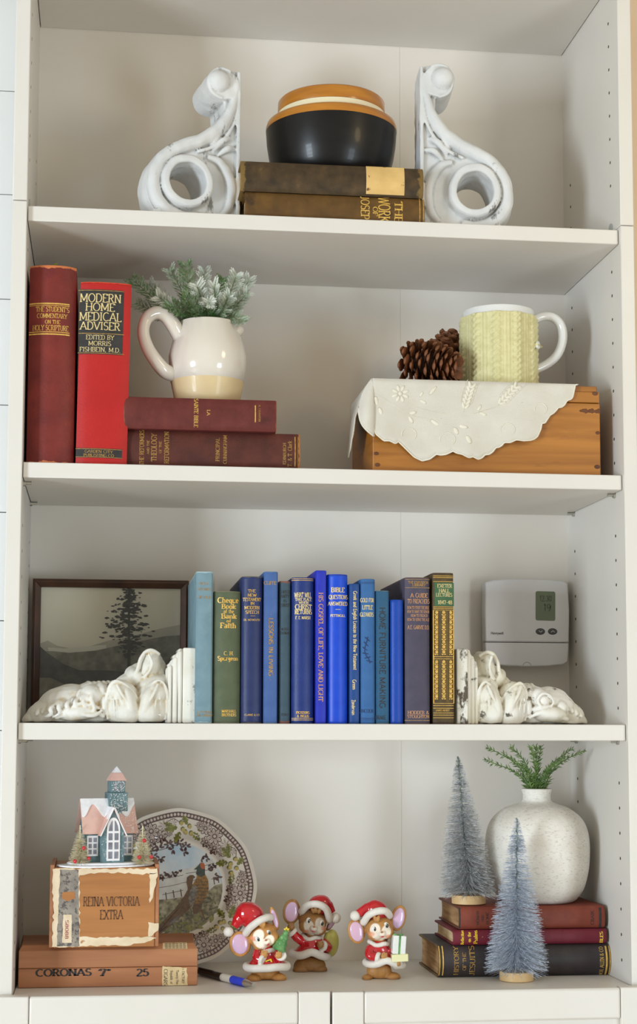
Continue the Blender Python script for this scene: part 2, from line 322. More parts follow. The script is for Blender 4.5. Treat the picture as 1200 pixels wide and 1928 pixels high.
# ---------------------------------------------------------------- lettering: a stroke alphabet with thick and thin strokes and serifs
def arc(cx, cy, rx, ry, a0, a1, n=None):
    n = n or max(4, int(abs(a1-a0)/22))
    return [(cx+rx*math.cos(R(a0+(a1-a0)*i/n)), cy+ry*math.sin(R(a0+(a1-a0)*i/n))) for i in range(n+1)]
O_ = lambda cx, cy, rx, ry: arc(cx, cy, rx, ry, 90, 450)
GL = {
'A': (.78, [[(0,0),(.39,1),(.78,0)], [(.15,.34),(.63,.34)]]),
'B': (.62, [[(.08,0),(.08,1)], [(.08,1),(.3,1)]+arc(.3,.76,.24,.24,90,-90)+[(.08,.52)], [(.3,.52)]+arc(.32,.26,.28,.26,90,-90)+[(.08,0)]]),
'C': (.72, [arc(.42,.5,.4,.5,50,310)]),
'D': (.72, [[(.08,0),(.08,1)], [(.08,1),(.3,1)]+arc(.3,.5,.4,.5,90,-90)+[(.08,0)]]),
'E': (.58, [[(.08,0),(.08,1)], [(.08,1),(.54,1),(.54,.9)], [(.08,.52),(.42,.52)], [(.08,0),(.56,0),(.56,.12)]]),
'F': (.55, [[(.08,0),(.08,1)], [(.08,1),(.52,1),(.52,.9)], [(.08,.5),(.4,.5)]]),
'G': (.76, [arc(.42,.5,.4,.5,50,345), [(.78,.4),(.55,.4)]]),
'H': (.74, [[(.08,0),(.08,1)], [(.66,0),(.66,1)], [(.08,.52),(.66,.52)]]),
'I': (.26, [[(.13,0),(.13,1)]]),
'J': (.44, [[(.32,1),(.32,.2)]+arc(.16,.18,.16,.2,0,-150)]),
'K': (.7, [[(.08,0),(.08,1)], [(.64,1),(.1,.42)], [(.26,.6),(.66,0)]]),
'L': (.56, [[(.08,0),(.08,1)], [(.08,0),(.54,0),(.54,.14)]]),
'M': (.9, [[(.08,0),(.08,1)], [(.08,1),(.45,.15),(.82,1)], [(.82,1),(.82,0)]]),
'N': (.74, [[(.08,0),(.08,1)], [(.08,1),(.66,0)], [(.66,0),(.66,1)]]),
'O': (.8, [O_(.4,.5,.38,.5)]),
'P': (.58, [[(.08,0),(.08,1)], [(.08,1),(.3,1)]+arc(.3,.73,.25,.27,90,-90)+[(.08,.46)]]),
'Q': (.8, [O_(.4,.5,.38,.5), [(.42,.2),(.76,-.16)]]),
'R': (.66, [[(.08,0),(.08,1)], [(.08,1),(.3,1)]+arc(.3,.75,.25,.25,90,-90)+[(.08,.5)], [(.3,.5),(.62,0)]]),
'S': (.56, [arc(.28,.75,.24,.25,30,250,10)+arc(.28,.26,.26,.26,80,-150,10)]),
'T': (.66, [[(.33,0),(.33,1)], [(.02,.88),(.02,1),(.64,1),(.64,.88)]]),
'U': (.72, [[(.08,1),(.08,.34)]+arc(.36,.32,.28,.32,180,360)+[(.64,1)]]),
'V': (.74, [[(0,1),(.37,0),(.74,1)]]),
'W': (1.04, [[(0,1),(.27,0),(.52,.9),(.77,0),(1.04,1)]]),
'X': (.7, [[(.02,1),(.68,0)], [(.68,1),(.02,0)]]),
'Y': (.7, [[(0,1),(.35,.48)], [(.7,1),(.35,.48),(.35,0)]]),
'Z': (.6, [[(.04,.88),(.04,1),(.56,1),(.04,0),(.58,0),(.58,.12)]]),
'a': (.5, [arc(.22,.48,.18,.18,150,0)+[(.4,0)], O_(.2,.18,.17,.17)]),
'b': (.52, [[(.07,1),(.07,.02)], O_(.27,.32,.19,.31)]),
'c': (.44, [arc(.25,.32,.2,.32,50,310)]),
'd': (.52, [[(.44,1),(.44,0)], O_(.24,.32,.19,.31)]),
'e': (.46, [[(.06,.36),(.42,.36)]+arc(.24,.34,.18,.3,0,310)]),
'f': (.34, [arc(.3,.8,.15,.2,60,180)+[(.15,0)], [(.02,.62),(.32,.62)]]),
'g': (.5, [O_(.23,.36,.17,.27), [(.43,.62),(.43,-.1)]+arc(.23,-.1,.2,.2,0,-150)]),
'h': (.54, [[(.07,0),(.07,1)], arc(.26,.4,.19,.23,170,0)+[(.45,0)]]),
'i': (.2, [[(.1,0),(.1,.64)], [(.1,.8),(.1,.92)]]),
'j': (.22, [[(.12,.64),(.12,-.2)], [(.12,.8),(.12,.92)]]),
'k': (.5, [[(.07,0),(.07,1)], [(.42,.64),(.1,.28)], [(.2,.4),(.46,0)]]),
'l': (.2, [[(.1,0),(.1,1)]]),
'm': (.82, [[(.07,0),(.07,.64)], arc(.25,.42,.17,.21,170,0)+[(.42,0)], arc(.59,.42,.17,.21,170,0)+[(.76,0)]]),
'n': (.54, [[(.07,0),(.07,.64)], arc(.26,.4,.19,.23,170,0)+[(.45,0)]]),
'o': (.5, [O_(.25,.32,.21,.32)]),
'p': (.52, [[(.07,.64),(.07,-.3)], O_(.27,.32,.19,.31)]),
'q': (.52, [[(.44,.64),(.44,-.3)], O_(.24,.32,.19,.31)]),
'r': (.4, [[(.07,0),(.07,.64)], arc(.27,.4,.2,.24,170,50)]),
's': (.42, [arc(.2,.48,.16,.16,30,250,8)+arc(.2,.17,.18,.17,80,-150,8)]),
't': (.34, [[(.15,.86),(.15,.12)]+arc(.25,.12,.1,.12,180,300), [(.02,.64),(.32,.64)]]),
'u': (.54, [[(.07,.64),(.07,.22)]+arc(.26,.2,.19,.2,180,360)+[(.45,.64)], [(.45,.64),(.45,0)]]),
'v': (.5, [[(.02,.64),(.25,0),(.48,.64)]]),
'w': (.76, [[(.02,.64),(.2,0),(.38,.6),(.56,0),(.74,.64)]]),
'x': (.5, [[(.04,.64),(.46,0)], [(.46,.64),(.04,0)]]),
'y': (.5, [[(.02,.64),(.25,.03)], [(.48,.64),(.16,-.28)]]),
'z': (.44, [[(.04,.64),(.4,.64),(.04,0),(.42,0)]]),
'0': (.56, [O_(.28,.5,.25,.5)]), '1': (.3, [[(.04,.82),(.16,1),(.16,0)]]),
'2': (.54, [arc(.27,.74,.23,.26,160,-30)+[(.03,0),(.52,0),(.52,.1)]]),
'3': (.52, [arc(.24,.76,.22,.24,150,-80)+arc(.24,.27,.25,.27,80,-150)]),
'4': (.56, [[(.42,0),(.42,1),(.02,.3),(.54,.3)]]),
'5': (.52, [[(.46,1),(.1,1),(.08,.56)]+arc(.23,.32,.26,.32,110,-150)]),
'6': (.54, [arc(.4,.6,.36,.4,80,180)+[(.04,.3)], O_(.27,.3,.23,.3)]),
'7': (.52, [[(.03,.86),(.03,1),(.5,1),(.2,0)]]),
'8': (.54, [O_(.27,.75,.2,.25), O_(.27,.26,.24,.26)]),
'9': (.54, [O_(.27,.7,.23,.3), [(.5,.7)]+arc(.14,.4,.36,.4,0,-80)]),
'&': (.76, [[(.74,.36),(.6,.08)]+arc(.3,.24,.27,.24,-40,-230)+[(.46,.66)]+arc(.32,.8,.16,.18,-30,210)+[(.7,0)]]),
'.': (.2, [[(.1,0),(.1,.1)]]), ',': (.2, [[(.12,.1),(.06,-.14)]]), '-': (.4, [[(.04,.42),(.36,.42)]]), "'": (.16, [[(.1,1),(.06,.78)]]),
'"': (.3, [[(.08,1),(.06,.74)], [(.22,1),(.2,.74)]]), ':': (.2, [[(.1,0),(.1,.1)], [(.1,.5),(.1,.6)]]),
'*': (.3, [[(.15,.38),(.15,.62)], [(.05,.5),(.25,.5)], [(.08,.43),(.22,.57)]]), ' ': (.34, []),
}
def text_quads(s, bold=.15, thin=.07, serif=True, gap=.12):
    """-> list of quads in em units (cap height 1) and the total width"""
    x = 0; Q = []
    for ch in s:
        wd, strokes = GL.get(ch, GL[' '])
        for st in strokes:
            n = len(st)
            nor = []
            for i in range(n):
                a = st[max(0, i-1)]; b = st[min(n-1, i+1)]; dx, dy = b[0]-a[0], b[1]-a[1]; l = math.hypot(dx, dy) or 1
                nor.append((-dy/l, dx/l, abs(dy)/l))
            closed = math.hypot(st[0][0]-st[-1][0], st[0][1]-st[-1][1]) < 1e-3 and n > 6
            for i in range(n-1):
                dx, dy = st[i+1][0]-st[i][0], st[i+1][1]-st[i][1]; l = math.hypot(dx, dy) or 1
                p = []
                for k in (i, i+1):
                    nx, ny, vz = nor[k]
                    if n < 6 or k in (0, n-1): nx, ny, vz = -dy/l, dx/l, abs(dy)/l
                    if abs(nx*-dy + ny*dx)/l < .75: nx, ny = -dy/l, dx/l
                    h = (thin + (bold-thin)*vz)/2
                    p.append((st[k], nx*h, ny*h))
                (a, ax, ay), (b, bx, by) = p
                Q.append([(x+a[0]-ax, a[1]-ay), (x+b[0]-bx, b[1]-by), (x+b[0]+bx, b[1]+by), (x+a[0]+ax, a[1]+ay)])
            if serif and n and not closed and ch.isalnum():
                for e, o in ((0, 1), (n-1, n-2)):
                    if abs(st[e][1]-st[o][1]) > .4*math.hypot(st[e][0]-st[o][0], st[e][1]-st[o][1]) and (st[e][1] < .02 or st[e][1] > .6) and n < 5:
                        u, v = st[e]; v = v + (thin/2 if v < .3 else -thin/2); hw = bold*.5 + .075
                        Q.append([(x+u-hw, v-thin*.55), (x+u+hw, v-thin*.55), (x+u+hw, v+thin*.55), (x+u-hw, v+thin*.55)])
        x += wd + gap
    return Q, max(x - gap, .01)
def lettering(name, s, m, parent, fn, h, width=None, bold=.15, thin=.07, serif=True, gap=.12):
    """fn(u, v) -> local point; text centred on (0, 0); h = cap height, width = overall width"""
    Q, tw = text_quads(s, bold, thin, serif, gap); k = (width/tw) if width else h
    vs = []; fs = []
    for q in Q:
        n = len(vs); vs += [fn((u - tw/2)*k, (v - .5)*h) for u, v in q]; fs.append((n, n+1, n+2, n+3))
    g = G(); g.add(vs, fs); return g.build(name, m, parent, smooth=False, recalc=False)

# ---------------------------------------------------------------- books
def book(label, px0, px1, py0, py1, Y, depth, cover, lie=False, bulge=.003, page=None, texts=(), bars=(), group=None, boards=.0025, z0=None, lean=0, over=.003, head=None, yaw=0, end=None, patches=()):
    """px0..px1, py0..py1: the spine as the photograph shows it; z0: the height of what it stands on"""
    pc = U((px0+px1)/2, (py0+py1)/2, Y); k = SC(pc)
    if lie:
        Hh = (px1-px0)/k; T = (py1-py0)/k
    else:
        T = (px1-px0)/k; Hh = (py1-py0)/k
    zb = z0 if z0 is not None else U((px0+px1)/2, py1, Y).z
    zt = U((px0+px1)/2, py0, Y).z
    if lie: T = zt - zb
    else: Hh = zt - zb
    root = thing('book', label, 'book', (pc.x, Y, zb), yaw, group)
    if lean: root.rotation_euler = (0, R(lean), yaw)
    def L(a, t, d):                       # a along the spine, t across it, d back from its front
        return Vector((a - Hh/2, d, t + T/2)) if lie else Vector((t, d, a))
    w = T/2; b = bulge; c = boards; n = 10
    arcp = [(-w + 2*w*i/n, b*(abs(-1+2*i/n)**2.2)) for i in range(n+1)]
    outer = [(-w, depth), (-w, b+.0085), (-w+.0011, b+.006), (-w+.0011, b+.004), (-w+.0002, b+.0015)] + arcp[1:-1] + [(w-.0002, b+.0015), (w-.0011, b+.004), (w-.0011, b+.006), (w, b+.0085), (w, depth)]
    inner = [(-w+c, depth), (-w+c, b+.0085), (-w+c+.0005, b+.006), (-w+c+.0005, b+.004), (-w+c, b+.0025)] + [(t*(w-c)/w, d+.0018) for t, d in arcp[1:-1]] + [(w-c, b+.0025), (w-c-.0005, b+.004), (w-c-.0005, b+.006), (w-c, b+.0085), (w-c, depth)]
    g = G(); m = len(outer); A = []
    lv = [0, .0012, .004, Hh-.004, Hh-.0012, Hh]
    for i, a in enumerate(lv):
        pull = .0007 if i in (0, 5) else 0
        A.append([L(a, t*(1-pull*.6/w), d+pull) for t, d in outer])
    vs = [p for row in A for p in row]; fs = []
    for r in range(5):
        for i in range(m-1): fs.append((r*m+i, r*m+i+1, (r+1)*m+i+1, (r+1)*m+i))
    base = len(vs); vs += [L(0, t, d) for t, d in inner] + [L(Hh, t, d) for t, d in inner]
    for i in range(m-1):
        fs.append((base+i, base+m+i, base+m+i+1, base+i+1))
        fs.append((i, base+i, base+i+1, i+1)); q = 5*m; fs.append((q+i, q+i+1, base+m+i+1, base+m+i))
    for i in (0, m-1):
        for r in range(5): pass
        fs.append([r*m+i for r in range(6)] + [base+m+i, base+i])
    g.add(vs, fs); g.build('cover', cover, root, angle=35)
    pg = G(); o = over
    p0 = L(o, -w+c+.0002, b+.0035); p1 = L(Hh-o, w-c-.0002, depth-.004)
    # page block with a slightly hollow fore edge
    t0, t1 = -w+c+.0002, w-c-.0002; N = 6; prof = [(t0, b+.0035), (t1, b+.0035)] + [(t1+(t0-t1)*i/N, depth-.004-.003*math.sin(PI*i/N)) for i in range(N+1)]
    vs = [L(o, t, d) for t, d in prof] + [L(Hh-o, t, d) for t, d in prof]; q = len(prof)
    pg.add(vs, [list(range(q)), list(range(2*q-1, q-1, -1))] + [(i, (i+1) % q, (i+1) % q+q, i+q) for i in range(q)])
    pg.build('page_block', page or M['page'], root, angle=30)
    def front(t): return b*min(1.3, abs(t)/w)**2.2
    def at(px, py):                       # photograph point on the spine -> (dx right, dz up) from the spine's base centre
        p = U(px, py, Y) - Vector((pc.x, Y, zb))
        if lean: p = Euler((0, R(lean), 0)).to_matrix().inverted() @ p
        return p.x, p.z
    def surf(x, z, e=.00025):
        if lie: z = min(max(z, .0004), T-.0004)
        t = (z - T/2) if lie else x
        return Vector((x, front(t) - e, z))
    for tx in texts:
        s, o_, cx, cy, ln, hh = tx[:6]; mm = M[tx[6]] if len(tx) > 6 else M['gold']; kw = tx[7] if len(tx) > 7 else {}
        x0, z0_ = at(cx, cy); h = hh/k; wd = ln/k
        if o_ == 'h': fn = lambda u, v: surf(x0+u, z0_+v)
        elif o_ == 'cw': fn = lambda u, v: surf(x0+v, z0_-u)
        else: fn = lambda u, v: surf(x0-v, z0_+u)
        lettering('title_lettering', s, mm, root, fn, h, wd, **kw)
    for br in bars:                       # gilt rules and coloured bands: (x0, y0, x1, y1, material[, thickness])
        bx0, by0, bx1, by1, mm = br[:5]; e = br[5] if len(br) > 5 else .0002
        xa, za = at(bx0, by1); xb, zb_ = at(bx1, by0); g = G()
        if not lie: za = at((bx0+bx1)/2, by1)[1]; zb_ = at((bx0+bx1)/2, by0)[1]
        nn = 10; vs = []
        for i in range(nn+1):
            for j in (0, 1):
                if lie: x, z = (xa+(xb-xa)*j, za+(zb_-za)*i/nn)
                else: x, z = (xa+(xb-xa)*i/nn, za+(zb_-za)*j)
                vs.append(surf(x, z, e))
        g.add(vs, [(2*i, 2*i+1, 2*i+3, 2*i+2) for i in range(nn)]); g.build('spine_band', M[mm] if isinstance(mm, str) else mm, root, smooth=False)
    return root, L, at, surf, k
def cloth(nm, c1, c2, **kw):
    d = dict(scale=60, rough=.62, bump=.22, bscale=900, lo=.3, hi=.7, spec=.36); d.update(kw)
    M[nm] = mat(nm, c1, c2, **d); return M[nm]
cloth('old_brown_leather', (52,40,24), (84,64,38), c3=(120,92,50), s3=60, t3=.66, w3=.1, bump=.5, bscale=180, edge=((120,94,48), .03), axis=0, rough=.55)
cloth('brown_cloth', (86,60,24), (108,76,32), c3=(58,40,20), s3=24, t3=.60, w3=.1)
cloth('paper_label', (206,168,104), (226,190,124), scale=40, c3=(120,84,44), s3=70, t3=.62, w3=.03, rough=.8, bump=.1)
G_A = 'lying books under the bowl'
bA2 = book('golden brown book with a gold title, lying beneath the rougher dark brown book', 461, 803, 366, 424, .022, .165, M['brown_cloth'], lie=True, z0=ZA+.0003, bulge=.0035,
     texts=[('THE', 'cw', 751, 399, 40, 15, 'gold'), ('WORKS', 'cw', 724, 398, 58, 22, 'gold'), ('OF', 'cw', 707, 398, 17, 9, 'gold'), ('JOSEPHUS', 'cw', 688, 405, 76, 16, 'gold')],
     bars=[(790, 362, 792, 424, 'dullgold'), (797, 362, 799, 424, 'dullgold')])
zA1 = ZA + (U(630, 366, .022).z - ZA)
bA1 = book('rough dark brown book with a torn paper label, lying directly under the bowl', 453, 801, 308, 366, .02, .165, M['old_brown_leather'], lie=True, z0=zA1 + .0002, bulge=.004,
     bars=[(690, 311, 762, 364, 'paper_label', .0006)], texts=[('No 3', 'cw', 720, 330, 18, 7, 'ink'), ('2', 'cw', 744, 340, 8, 7, 'ink')])

# ---- second shelf
cloth('maroon_leather', (104,32,30), (132,48,38), scale=25, c3=(84,20,38), s3=14, t3=.56, w3=.2, bump=.35, bscale=260, edge=((206,120,72), .014), rough=.5)
cloth('red_cloth', (174,26,24), (188,32,28), scale=18, c3=(150,22,22), s3=12, t3=.62, w3=.15, edge=((216,80,44), .006), rough=.5)
cloth('black_panel', (44,42,42), (58,56,54), scale=80, bump=.1)
cloth('claret_leather', (92,36,32), (108,46,40), c3=(74,28,26), s3=20, t3=.6, w3=.15, bump=.35, bscale=300, edge=((140,76,52), .006), axis=0)
cloth('claret_cloth', (72,32,26), (96,46,35), scale=40, bump=.6, bscale=700, edge=((170,112,60), .012), axis=0)
cloth('pink_scuff', (222,84,104), (232,120,110), scale=60, bump=0)
book('tall worn maroon book with gold title bands, farthest left on the second shelf', 52.5, 141, 499, 870, .02, .19, M['maroon_leather'], z0=ZB+.0003, bulge=.009,
     texts=[("THE STUDENT'S", 'h', 99, 582, 62, 9.5), ('COMMENTARY', 'h', 98, 594.5, 56, 8.5), ('ON THE', 'h', 99, 606, 28, 7), ('HOLY SCRIPTURE', 'h', 95, 617, 66, 10)],
     bars=[(55, 570, 131, 572.4, 'gold'), (55, 574, 131, 575.2, 'gold'), (54, 624, 131, 625.4, 'gold'), (54, 627.5, 131, 630, 'gold')])
book('bright red book with black title panels, leaning on the worn maroon book', 145, 241, 531, 873, .02, .17, M['red_cloth'], z0=ZB+.0012, bulge=.004, lean=.75,
     bars=[(147.5, 545, 234, 667, 'black_panel'), (142.5, 844, 230, 862, 'black_panel'), (147.5, 546.4, 234, 547.4, 'dullgold', .0004), (147.5, 627.5, 234, 628.7, 'dullgold', .0004), (146, 664.4, 234, 665.4, 'dullgold', .0004), (142, 845, 230, 845.9, 'dullgold', .0004), (142, 860.4, 230, 861.2, 'dullgold', .0004)],
     texts=[('MODERN', 'h', 189.5, 561, 76, 16, 'palegold', dict(bold=.13)), ('HOME', 'h', 189, 578, 54, 15, 'palegold', dict(bold=.13)), ('MEDICAL', 'h', 189.5, 596, 78, 16, 'palegold', dict(bold=.13)), ('ADVISER', 'h', 188.5, 613.5, 74, 15, 'palegold', dict(bold=.13)),
            ('EDITED BY', 'h', 188.5, 635, 52, 8.5, 'palegold', dict(bold=.12)), ('MORRIS', 'h', 188, 646.5, 42, 8.5, 'palegold', dict(bold=.12)), ('FISHBEIN, M.D.', 'h', 188.5, 658, 76, 8.5, 'palegold', dict(bold=.12)),
            ('GARDEN CITY', 'h', 186, 850, 52, 5, 'dullgold'), ('PUBLISHING CO', 'h', 186, 857, 56, 5, 'dullgold')])
zB1 = U(400, 812, .03).z
book('long claret cloth book lying on the second shelf, lower of the two under the pitcher', 236, 567, 812, 881, .03, .17, M['claret_cloth'], lie=True, z0=ZB+.0003, bulge=.004, page=M['pagedark'],
     texts=[('THE REFORMERS', 'ccw', 267, 842, 66, 8, 'dullgold'), ('AND THE', 'ccw', 279, 842, 26, 4.5, 'dullgold'), ('THEOLOGY', 'ccw', 290, 842, 52, 10, 'dullgold'), ('OF THE', 'ccw', 302, 842, 22, 4.5, 'dullgold'), ('REFORMATION', 'ccw', 314, 842, 60, 8.5, 'dullgold'),
            ('PRINCIPAL', 'ccw', 410, 846, 44, 7, 'dullgold'), ('CUNNINGHAM', 'ccw', 424, 846, 54, 6.5, 'dullgold'), ('EDINBURGH', 'ccw', 536, 854, 40, 5.5, 'dullgold'), ('T. & T. Clark', 'ccw', 546, 854, 48, 7.5, 'dullgold')],
     bars=[(555, 822, 557, 878, 'dullgold'), (561, 822, 562, 878, 'dullgold')])
book('smaller claret leather book lying directly under the pitcher', 234, 522, 749, 812.6, .022, .15, M['claret_leather'], lie=True, z0=zB1+.0002, bulge=.003,
     texts=[('SAINTE BIBLE', 'cw', 369.5, 777, 54, 7.5, 'gold'), ('LA', 'cw', 393, 777, 10, 6, 'gold'), ('A. CRAMPON', 'cw', 489, 778, 32, 3.5, 'dullgold')],
     bars=[(480, 763, 482.2, 795, 'gold')])
# ---- third shelf: the row of blue books
cloth('pale_blue_cloth', (108,136,148), (122,150,160), edge=((160,186,192), .01))
cloth('olive_cloth', (80,90,66), (92,100,76), c3=(96,100,92), s3=10, t3=.6, w3=.2, edge=((120,120,96), .008))
cloth('dark_navy_cloth', (34,44,88), (42,54,100), rough=.42, edge=((96,90,88), .008))
cloth('dusty_blue_cloth', (62,92,150), (74,104,160), edge=((100,124,164), .006))
cloth('slate_teal_cloth', (56,78,92), (66,88,100), edge=((128,84,76), .016))
cloth('navy_cloth', (26,46,110), (34,56,124), rough=.4)
cloth('royal_blue_cloth', (34,46,172), (40,54,182), rough=.5)
cloth('bright_blue_cloth', (18,66,196), (26,78,206), rough=.36, bump=.1)
cloth('lexicon_blue_cloth', (24,64,128), (32,74,138), rough=.45)
cloth('steel_blue_cloth', (48,96,152), (58,106,160))
cloth('teal_blue_cloth', (38,84,118), (46,92,124), edge=((96,120,130), .006))
cloth('cobalt_blue_cloth', (14,62,160), (20,70,170), rough=.38)
cloth('grey_violet_cloth', (70,66,84), (80,74,92), edge=((110,84,70), .006))
cloth('gilt_brown_cloth', (70,56,36), (92,74,44), scale=90, edge=((70,52,40), .012))
cloth('green_panel', (58,92,64), (70,104,70), scale=50, bump=.1)
YC = .018
row = 'row of blue books on the third shelf'
D = dict(bold=.2, thin=.09)
BL = dict(bold=.2, thin=.1)
def bk(*a, **k): return book(*a, z0=ZC+.0003, group=row, **k)
bk('pale blue cloth book, leftmost of the standing row, against the lying white corbel', 368.5, 401, 1076, 1360, YC, .2, M['pale_blue_cloth'], bulge=.0015,
   texts=[('HOLY', 'h', 384, 1098.5, 18, 4.5, 'dullgold'), ('STORIES', 'h', 385, 1109.5, 26, 4.5, 'dullgold'), ('OF OLD', 'h', 385, 1124.5, 25, 5, 'dullgold'), ('LETTERS', 'h', 385, 1341, 28, 4, 'dullgold'), ('AND COMPANY', 'h', 385, 1347, 30, 4, 'dullgold')])
bk('olive green book about a cheque book, gold old-style lettering', 402, 453.5, 1113, 1360, YC, .17, M['olive_cloth'], bulge=.006,
   texts=[('Cheque', 'h', 430, 1130, 39, 10, 'gold', BL), ('Book', 'h', 431, 1141.5, 26, 9, 'gold', BL), ('of the', 'h', 431, 1151, 19, 7, 'gold', BL), ('Bank', 'h', 431.5, 1160, 28, 9, 'gold', BL), ('of', 'h', 431, 1169, 8, 6, 'gold', BL), ('Faith', 'h', 430, 1177.5, 29, 10, 'gold', BL),
          ('C. H.', 'h', 431, 1230, 18, 7, 'gold', BL), ('Spurgeon', 'h', 429.5, 1239.5, 38, 8, 'gold', BL), ('MARSHALL', 'h', 431.5, 1339, 27, 5, 'gold', D), ('BROTHERS', 'h', 431.5, 1346, 27, 5, 'gold', D)])
bk('dark navy testament with a taller dusty blue book to its right', 454.5, 495, 1085, 1360, YC, .2, M['dark_navy_cloth'], bulge=.005,
   texts=[('THE', 'h', 474.5, 1112.5, 14, 5.5), ('NEW', 'h', 475, 1120.5, 16, 5.5), ('TESTAMENT', 'h', 475, 1128.5, 34, 6), ('IN', 'h', 475.5, 1136, 7, 5), ('MODERN', 'h', 475, 1144, 28, 6), ('SPEECH', 'h', 475.5, 1152.5, 25, 6), ('DR. WEYMOUTH', 'h', 474.5, 1167, 30, 3.6), ('CLARKE & CO', 'h', 475, 1346, 28, 3.6)],
   bars=[(472, 1159.4, 481, 1160, 'gold')])
bk('tall dusty blue book with vertical lettering about lessons in living', 496.5, 523.5, 1076, 1360, YC-.001, .18, M['dusty_blue_cloth'], bulge=.0012,
   texts=[('CLIFFE', 'h', 509, 1097.5, 23, 6.5, 'dullgold', D), ('LESSONS IN LIVING', 'cw', 510.5, 1218, 108, 8, 'dullgold', dict(bold=.19, thin=.15, serif=False)), ('*', 'h', 511, 1157, 3, 4, 'dullgold'), ('*', 'h', 510, 1280, 3, 4, 'dullgold')])
bk('thin slate teal book between a dusty blue and a navy book', 525.5, 547.5, 1094, 1361, YC+.003, .17, M['slate_teal_cloth'], bulge=.003,
   texts=[('CHRISTI', 'h', 536.5, 1114.5, 20, 6, 'ink'), ('ANITY', 'h', 537, 1122.5, 17, 6, 'ink'), ('IS', 'h', 537, 1131.5, 6, 5, 'ink'), ('CHRIST', 'h', 536.5, 1139.5, 19, 6, 'ink'), ('W.H.G', 'h', 537, 1184.5, 15, 5, 'ink'), ('THOMAS', 'h', 536.5, 1192, 19, 5, 'ink'), ('ZERO', 'h', 536, 1345.5, 14, 4, 'ink')])
bk('navy book asking what will take place, gold rules at top and bottom', 549.5, 592.5, 1087, 1361, YC, .18, M['navy_cloth'], bulge=.006,
   texts=[('WHAT WILL', 'h', 571, 1120, 32, 9, 'palegold', BL), ('TAKE PLACE', 'h', 572, 1128.5, 31, 5.5, 'palegold', BL), ('WHEN', 'h', 572, 1134.5, 18, 4.5, 'palegold', BL), ('CHRIST', 'h', 572, 1142.5, 31, 9, 'palegold', BL), ('RETURNS', 'h', 572, 1152, 32, 8.5, 'palegold', BL), ('F. E. MARSH', 'h', 571, 1163, 28, 5.5, 'palegold', BL), ('PICKERING', 'h', 571, 1341.5, 25, 4.5, 'gold', D), ('& INGLIS', 'h', 571, 1348, 22, 4.5, 'gold', D)],
   bars=[(550, 1089, 591, 1090, 'gold'), (550, 1092, 591, 1093, 'gold'), (550, 1352, 591, 1353, 'gold'), (550, 1355, 591, 1356, 'gold')])
bk('tall violet blue book with vertical copper lettering about a gospel', 594, 615.5, 1074, 1361, YC-.001, .18, M['royal_blue_cloth'], bulge=.0015,
   texts=[('HIS GOSPEL OF LIFE, LOVE AND LIGHT', 'cw', 604.5, 1218, 204, 8.5, 'copper', dict(bold=.16))])
bk('wide bright glossy blue book of Bible questions, pale lettering near top', 616.5, 656.5, 1081, 1361, YC, .17, M['bright_blue_cloth'], bulge=.006,
   texts=[('BIBLE', 'h', 637, 1110.5, 25, 8.5, 'palegold', BL), ('QUESTIONS', 'h', 638, 1124, 36, 7.5, 'palegold', BL), ('ANSWERED', 'h', 637, 1136.5, 37, 7, 'palegold', BL), ('PETTINGILL', 'h', 637, 1159, 28, 4.5, 'palegold', BL)],
   bars=[(632, 1147, 642, 1147.8, 'palegold'), (618, 1082.5, 655, 1083.4, 'navyink')])
bk('thin blue lexicon with pale vertical lettering on its spine', 657.5, 678.5, 1099, 1361, YC+.001, .16, M['lexicon_blue_cloth'], bulge=.002,
   texts=[('Greek and English Lexicon to the New Testament', 'cw', 669, 1187, 148, 7, 'palegold', dict(serif=False, bold=.2, thin=.13)), ('Green', 'cw', 667.5, 1289, 18, 7, 'palegold', dict(serif=False, bold=.2, thin=.13)), ('Zondervan', 'cw', 666, 1332, 28, 6.5, 'palegold', dict(serif=False, bold=.2, thin=.13))])
bg_, _L, _at, _sf, _k = bk('steel blue book with a small dark sprig stamped on its spine', 679.5, 707.5, 1090, 1361, YC, .18, M['steel_blue_cloth'], bulge=.0025,
   texts=[('GOLD FOR', 'h', 692, 1130, 25, 7.5, 'palegold', BL), ('LITTLE', 'h', 692.5, 1143.5, 19, 7.5, 'palegold', BL), ('GLEANERS', 'h', 691.5, 1157, 25, 7.5, 'palegold', BL), ('LINCOLN', 'h', 690, 1338.5, 26, 6.5, 'navyink')],
   bars=[(680.5, 1096, 706, 1097, 'navyink'), (680.5, 1098.5, 706, 1099.2, 'navyink'), (679.5, 1352, 706, 1353, 'navyink'), (679.5, 1355, 706, 1355.7, 'navyink')])
g = G()
pts = [(693,1199), (691,1208), (688,1217), (687,1226), (690,1235), (695,1241), (697,1249)]
for a, b in zip(pts, pts[1:]):
    p, q = _at(*a), _at(*b); u = Vector((q[0]-p[0], 0, q[1]-p[1])).normalized(); n = Vector((-u.z, 0, u.x))*.0005
    P, Q = _sf(*p, .0004), _sf(*q, .0004); g.add([P-n, Q-n, Q+n, P+n], [(0,1,2,3)])
    for s in (-1, 1):
        c = (P+Q)/2; e = c + u*.002*s + n*8*s; m = (c+e)/2; w2 = u*.0009
        g.add([c, m-w2, e, m+w2], [(0,1,2,3)])
g.build('stamped_sprig', M['navyink'], bg_, smooth=False)
bk('teal blue book about furniture making, large black vertical lettering', 708, 734, 1112, 1361, YC+.001, .17, M['teal_blue_cloth'], bulge=.0015,
   texts=[('HOME FURNITURE MAKING', 'cw', 720.5, 1238, 188, 11, 'ink', dict(serif=False, bold=.14, thin=.12)), ('DRAKE', 'h', 717, 1351, 19, 7.5, 'ink', dict(serif=False, bold=.14, thin=.12))])
